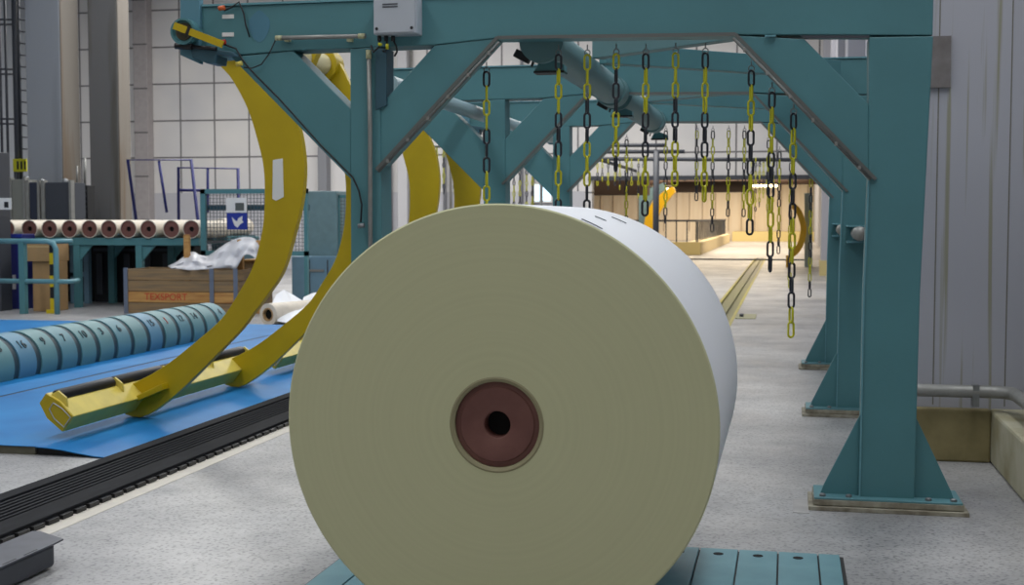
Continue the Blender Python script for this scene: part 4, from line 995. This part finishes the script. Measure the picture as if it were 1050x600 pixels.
# amber curved arms in the far hall
def ring(cx, Y, cz, R, w, a0, a1, lab):
    root = thing('amber_ring_machine', lab, 'machine', (cx, Y, 0))
    b = B(); P = []; n = 24
    for k in range(n + 1):
        a = math.radians(a0 + (a1 - a0) * k / n); P.append(((cx + R * cos(a), cz + R * sin(a)), (cx + (R - w) * cos(a), cz + (R - w) * sin(a))))
    V = [[b.bm.verts.new((o_[0], Y, o_[1])), b.bm.verts.new((i_[0], Y, i_[1])), b.bm.verts.new((i_[0], Y + .5, i_[1])), b.bm.verts.new((o_[0], Y + .5, o_[1]))] for o_, i_ in P]
    for i in range(n):
        for k in range(4): b._f([V[i][k], V[i][(k + 1) % 4], V[i + 1][(k + 1) % 4], V[i + 1][k]])
    b._f(V[0][::-1]); b._f(V[-1]); b.out('curved_arm', ORY, root)
    return root
HY = 48.0
def arc_machine(left, right, Y, lab):
    l, r = smooth_poly(left, 4), smooth_poly(right, 4)
    root = thing('amber_arm_machine', lab, 'machine', (onY(*l[len(l) // 2], Y).x, Y, 0))
    b = B(); V = []
    for a, c in zip(l, r):
        a, c = onY(*a, Y), onY(*c, Y); V.append([b.bm.verts.new(a), b.bm.verts.new(c), b.bm.verts.new(c + Vector((0, .5, 0))), b.bm.verts.new(a + Vector((0, .5, 0)))])
    for i in range(len(V) - 1):
        for k in range(4): b._f([V[i][k], V[i][(k + 1) % 4], V[i + 1][(k + 1) % 4], V[i + 1][k]])
    b._f(V[0][::-1]); b._f(V[-1]); b.out('curved_arm', ORY, root); return root
for (x0, y0, x1, y1, Y, lab) in ((604, 184, 664, 200, 45, 'dark brown duct under the lit hall ceiling at the left of its opening'), (690, 186, 768, 197, 57, 'long dark brown duct under the lit hall ceiling behind the amber arm')):
    p, q = onY(x0, y0, Y), onY(x1, y1, Y)
    b = B(); b.box(p.x, q.x, Y, Y + .8, q.z, p.z); o = tag(b.out('ceiling_duct', mat('dark_brown_duct', (62, 46, 36), .6), bevel=.02), lab, 'duct')
    b = B()
    for k in (.15, .5, .85): xx = p.x + (q.x - p.x) * k; b.box(xx - .03, xx + .03, Y + .3, Y + .36, p.z, 4.6)
    b.out('hanger', DARK, o)
r1 = arc_machine([(690, 191), (681, 196), (672, 204), (665, 214), (661, 226), (660, 240), (661, 252)], [(692, 197), (686, 204), (680, 212), (675, 221), (672, 231), (671, 242), (671, 252)], HY, 'far amber curved arm left of the grey upright in the lit hall')
b = B(); b.prismY(xz([(655, 262), (655, 202), (664, 194), (681, 187), (681, 195), (667, 206), (661, 225), (660, 262)], HY + .6), HY + .6, HY + 1.2); b.out('blue_shroud', MIDB, r1)
b = B(); fz = onZ(660, 268); b.box(onY(658, 250, HY).x, onY(673, 250, HY).x, HY + .05, HY + .9, 0, onY(660, 249, HY).z); b.out('arm_base', DARK, r1)
r2 = arc_machine([(812, 207), (819, 212), (824, 221), (827, 234), (825, 248), (820, 258), (811, 266)], [(812, 214), (816, 218), (819, 225), (821, 235), (819, 246), (815, 254), (809, 261)], 42.5, 'far amber curved arm by the right wall of the lit hall')
b = B(); b.prismY(xz([(825, 198), (833, 198), (833, 268), (825, 268)], 43.1), 43.1, 43.4); p = onY(825, 268, 43.1); q = onY(833, 268, 43.1); b.box(p.x, q.x, 43.1, 43.4, 0, p.z + .01); b.out('blue_post', mat('pale_blue_post', (170, 192, 200), .5), r2)
b = B(); b.box(onY(806, 262, 42.5).x, onY(811, 262, 42.5).x, 42.55, 42.9, 0, onY(811, 262, 42.5).z); b.out('arm_base', ORY, r2)
# pipes, ducts and lamps under the far ceiling
for i, (z, y, r, m) in enumerate(((3.0, 42, .07, DARK), (3.3, 44, .12, mat('rust_brown_pipe', (74, 54, 42), .6)), (3.2, 50, .12, MATS['rust_brown_pipe']), (3.35, 56, .16, DARK), (3.3, 63, .15, MATS['rust_brown_pipe']), (3.7, 70, .2, DARK))):
    b = B(); b.cyl((-16, y, z), (1.7, y, z), r, n=12)
    tag(b.out('ceiling_pipe', m, smooth=40), 'horizontal pipe under the lit hall ceiling, %s from the camera' % wd[i], 'pipe', 'lit hall ceiling pipes')
for i, (x0, x1, y) in enumerate(((772, 798, 60), (700, 722, 66), (735, 765, 66), (655, 690, 60))):
    p, q = onY(x0, 189.5 if i == 0 else 193, y), onY(x1, 191.5 if i == 0 else 195, y)
    root = thing('lamp_bank', 'glowing warm lamp bank under the lit hall ceiling, %s' % ['brightest one at the right', 'small one near the middle', 'one right of the middle', 'one at far left'][i], 'lamp', ((p.x + q.x) / 2, y, q.z))
    b = B(); b.box(p.x, q.x, y, y + .1, q.z, q.z + .09); b.out('lamp_tube', GLOW, root)
    b = B(); b.box(p.x - .05, q.x + .05, y - .02, y + .3, q.z + .09, q.z + .16); b.out('lamp_housing', DARK, root)
    b = B(); b.box((p.x + q.x) / 2 - .03, (p.x + q.x) / 2 + .03, y + .05, y + .12, q.z + .16, 4.6); b.out('hanger', DARK, root)
# vertical wall ribs far wall
b = B(); x = -14
while x < 1.6: b.box(x, x + .05, 91.93, 92, .65, 4.6); x += .9
o = b.out('trim_3', mat('rib_grey', (176, 160, 140), .7)); struct(o)

# ================================================================== LIGHT
def area(name, loc, size, sizey, power, color, rot=(0, 0, 0)):
    l = bpy.data.lights.new(name, 'AREA'); l.shape = 'RECTANGLE'; l.size = size; l.size_y = sizey; l.energy = power; l.color = color
    o = bpy.data.objects.new(name, l); C.objects.link(o); o.location = loc; o.rotation_euler = rot; return o
COOL = (.97, .985, 1.0)
area('hall_light', (1.0, 9, 8.7), 1.0, 16, 560, COOL)
area('hall_light', (-5.5, 10, 8.7), 1.2, 22, 640, COOL)
area('hall_light', (-12.5, 16, 8.7), 1.2, 26, 760, COOL)
area('hall_light', (-9, 29, 8.7), 18, 2.0, 1900, (1, .97, .92))
area('hall_light', (-4, -2, 8.0), 8, 3, 110, (1, .98, .92))
area('sodium_light', (-4, 48, 4.4), 9, 10, 900, (1, .86, .66))
area('sodium_light', (-4, 64, 4.4), 9, 14, 1700, (1, .84, .63))
area('sodium_light', (-4, 82, 4.4), 10, 12, 1900, (1, .83, .62))
w = bpy.data.worlds.new('World'); bpy.context.scene.world = w; w.use_nodes = True
w.node_tree.nodes['Background'].inputs[0].default_value = (1, .99, .93, 1); w.node_tree.nodes['Background'].inputs[1].default_value = .2

# ================================================================== CAMERA
cam = bpy.data.cameras.new('Camera'); co = bpy.data.objects.new('Camera', cam); C.objects.link(co)
cam.sensor_width = 36; cam.lens = F_PX / 1050 * 36; cam.clip_end = 300
M = Matrix((Rv, Uv, -Fv)).transposed().to_4x4(); M.translation = Vector((0, 0, EYE)); co.matrix_world = M
cam.dof.use_dof = True; cam.dof.focus_distance = 6.2; cam.dof.aperture_fstop = 5.6
S = bpy.context.scene; S.camera = co
S.view_settings.view_transform = 'Standard'; S.view_settings.look = 'None'; S.view_settings.gamma = 1; S.view_settings.exposure = 0; S.view_settings.use_curve_mapping = False
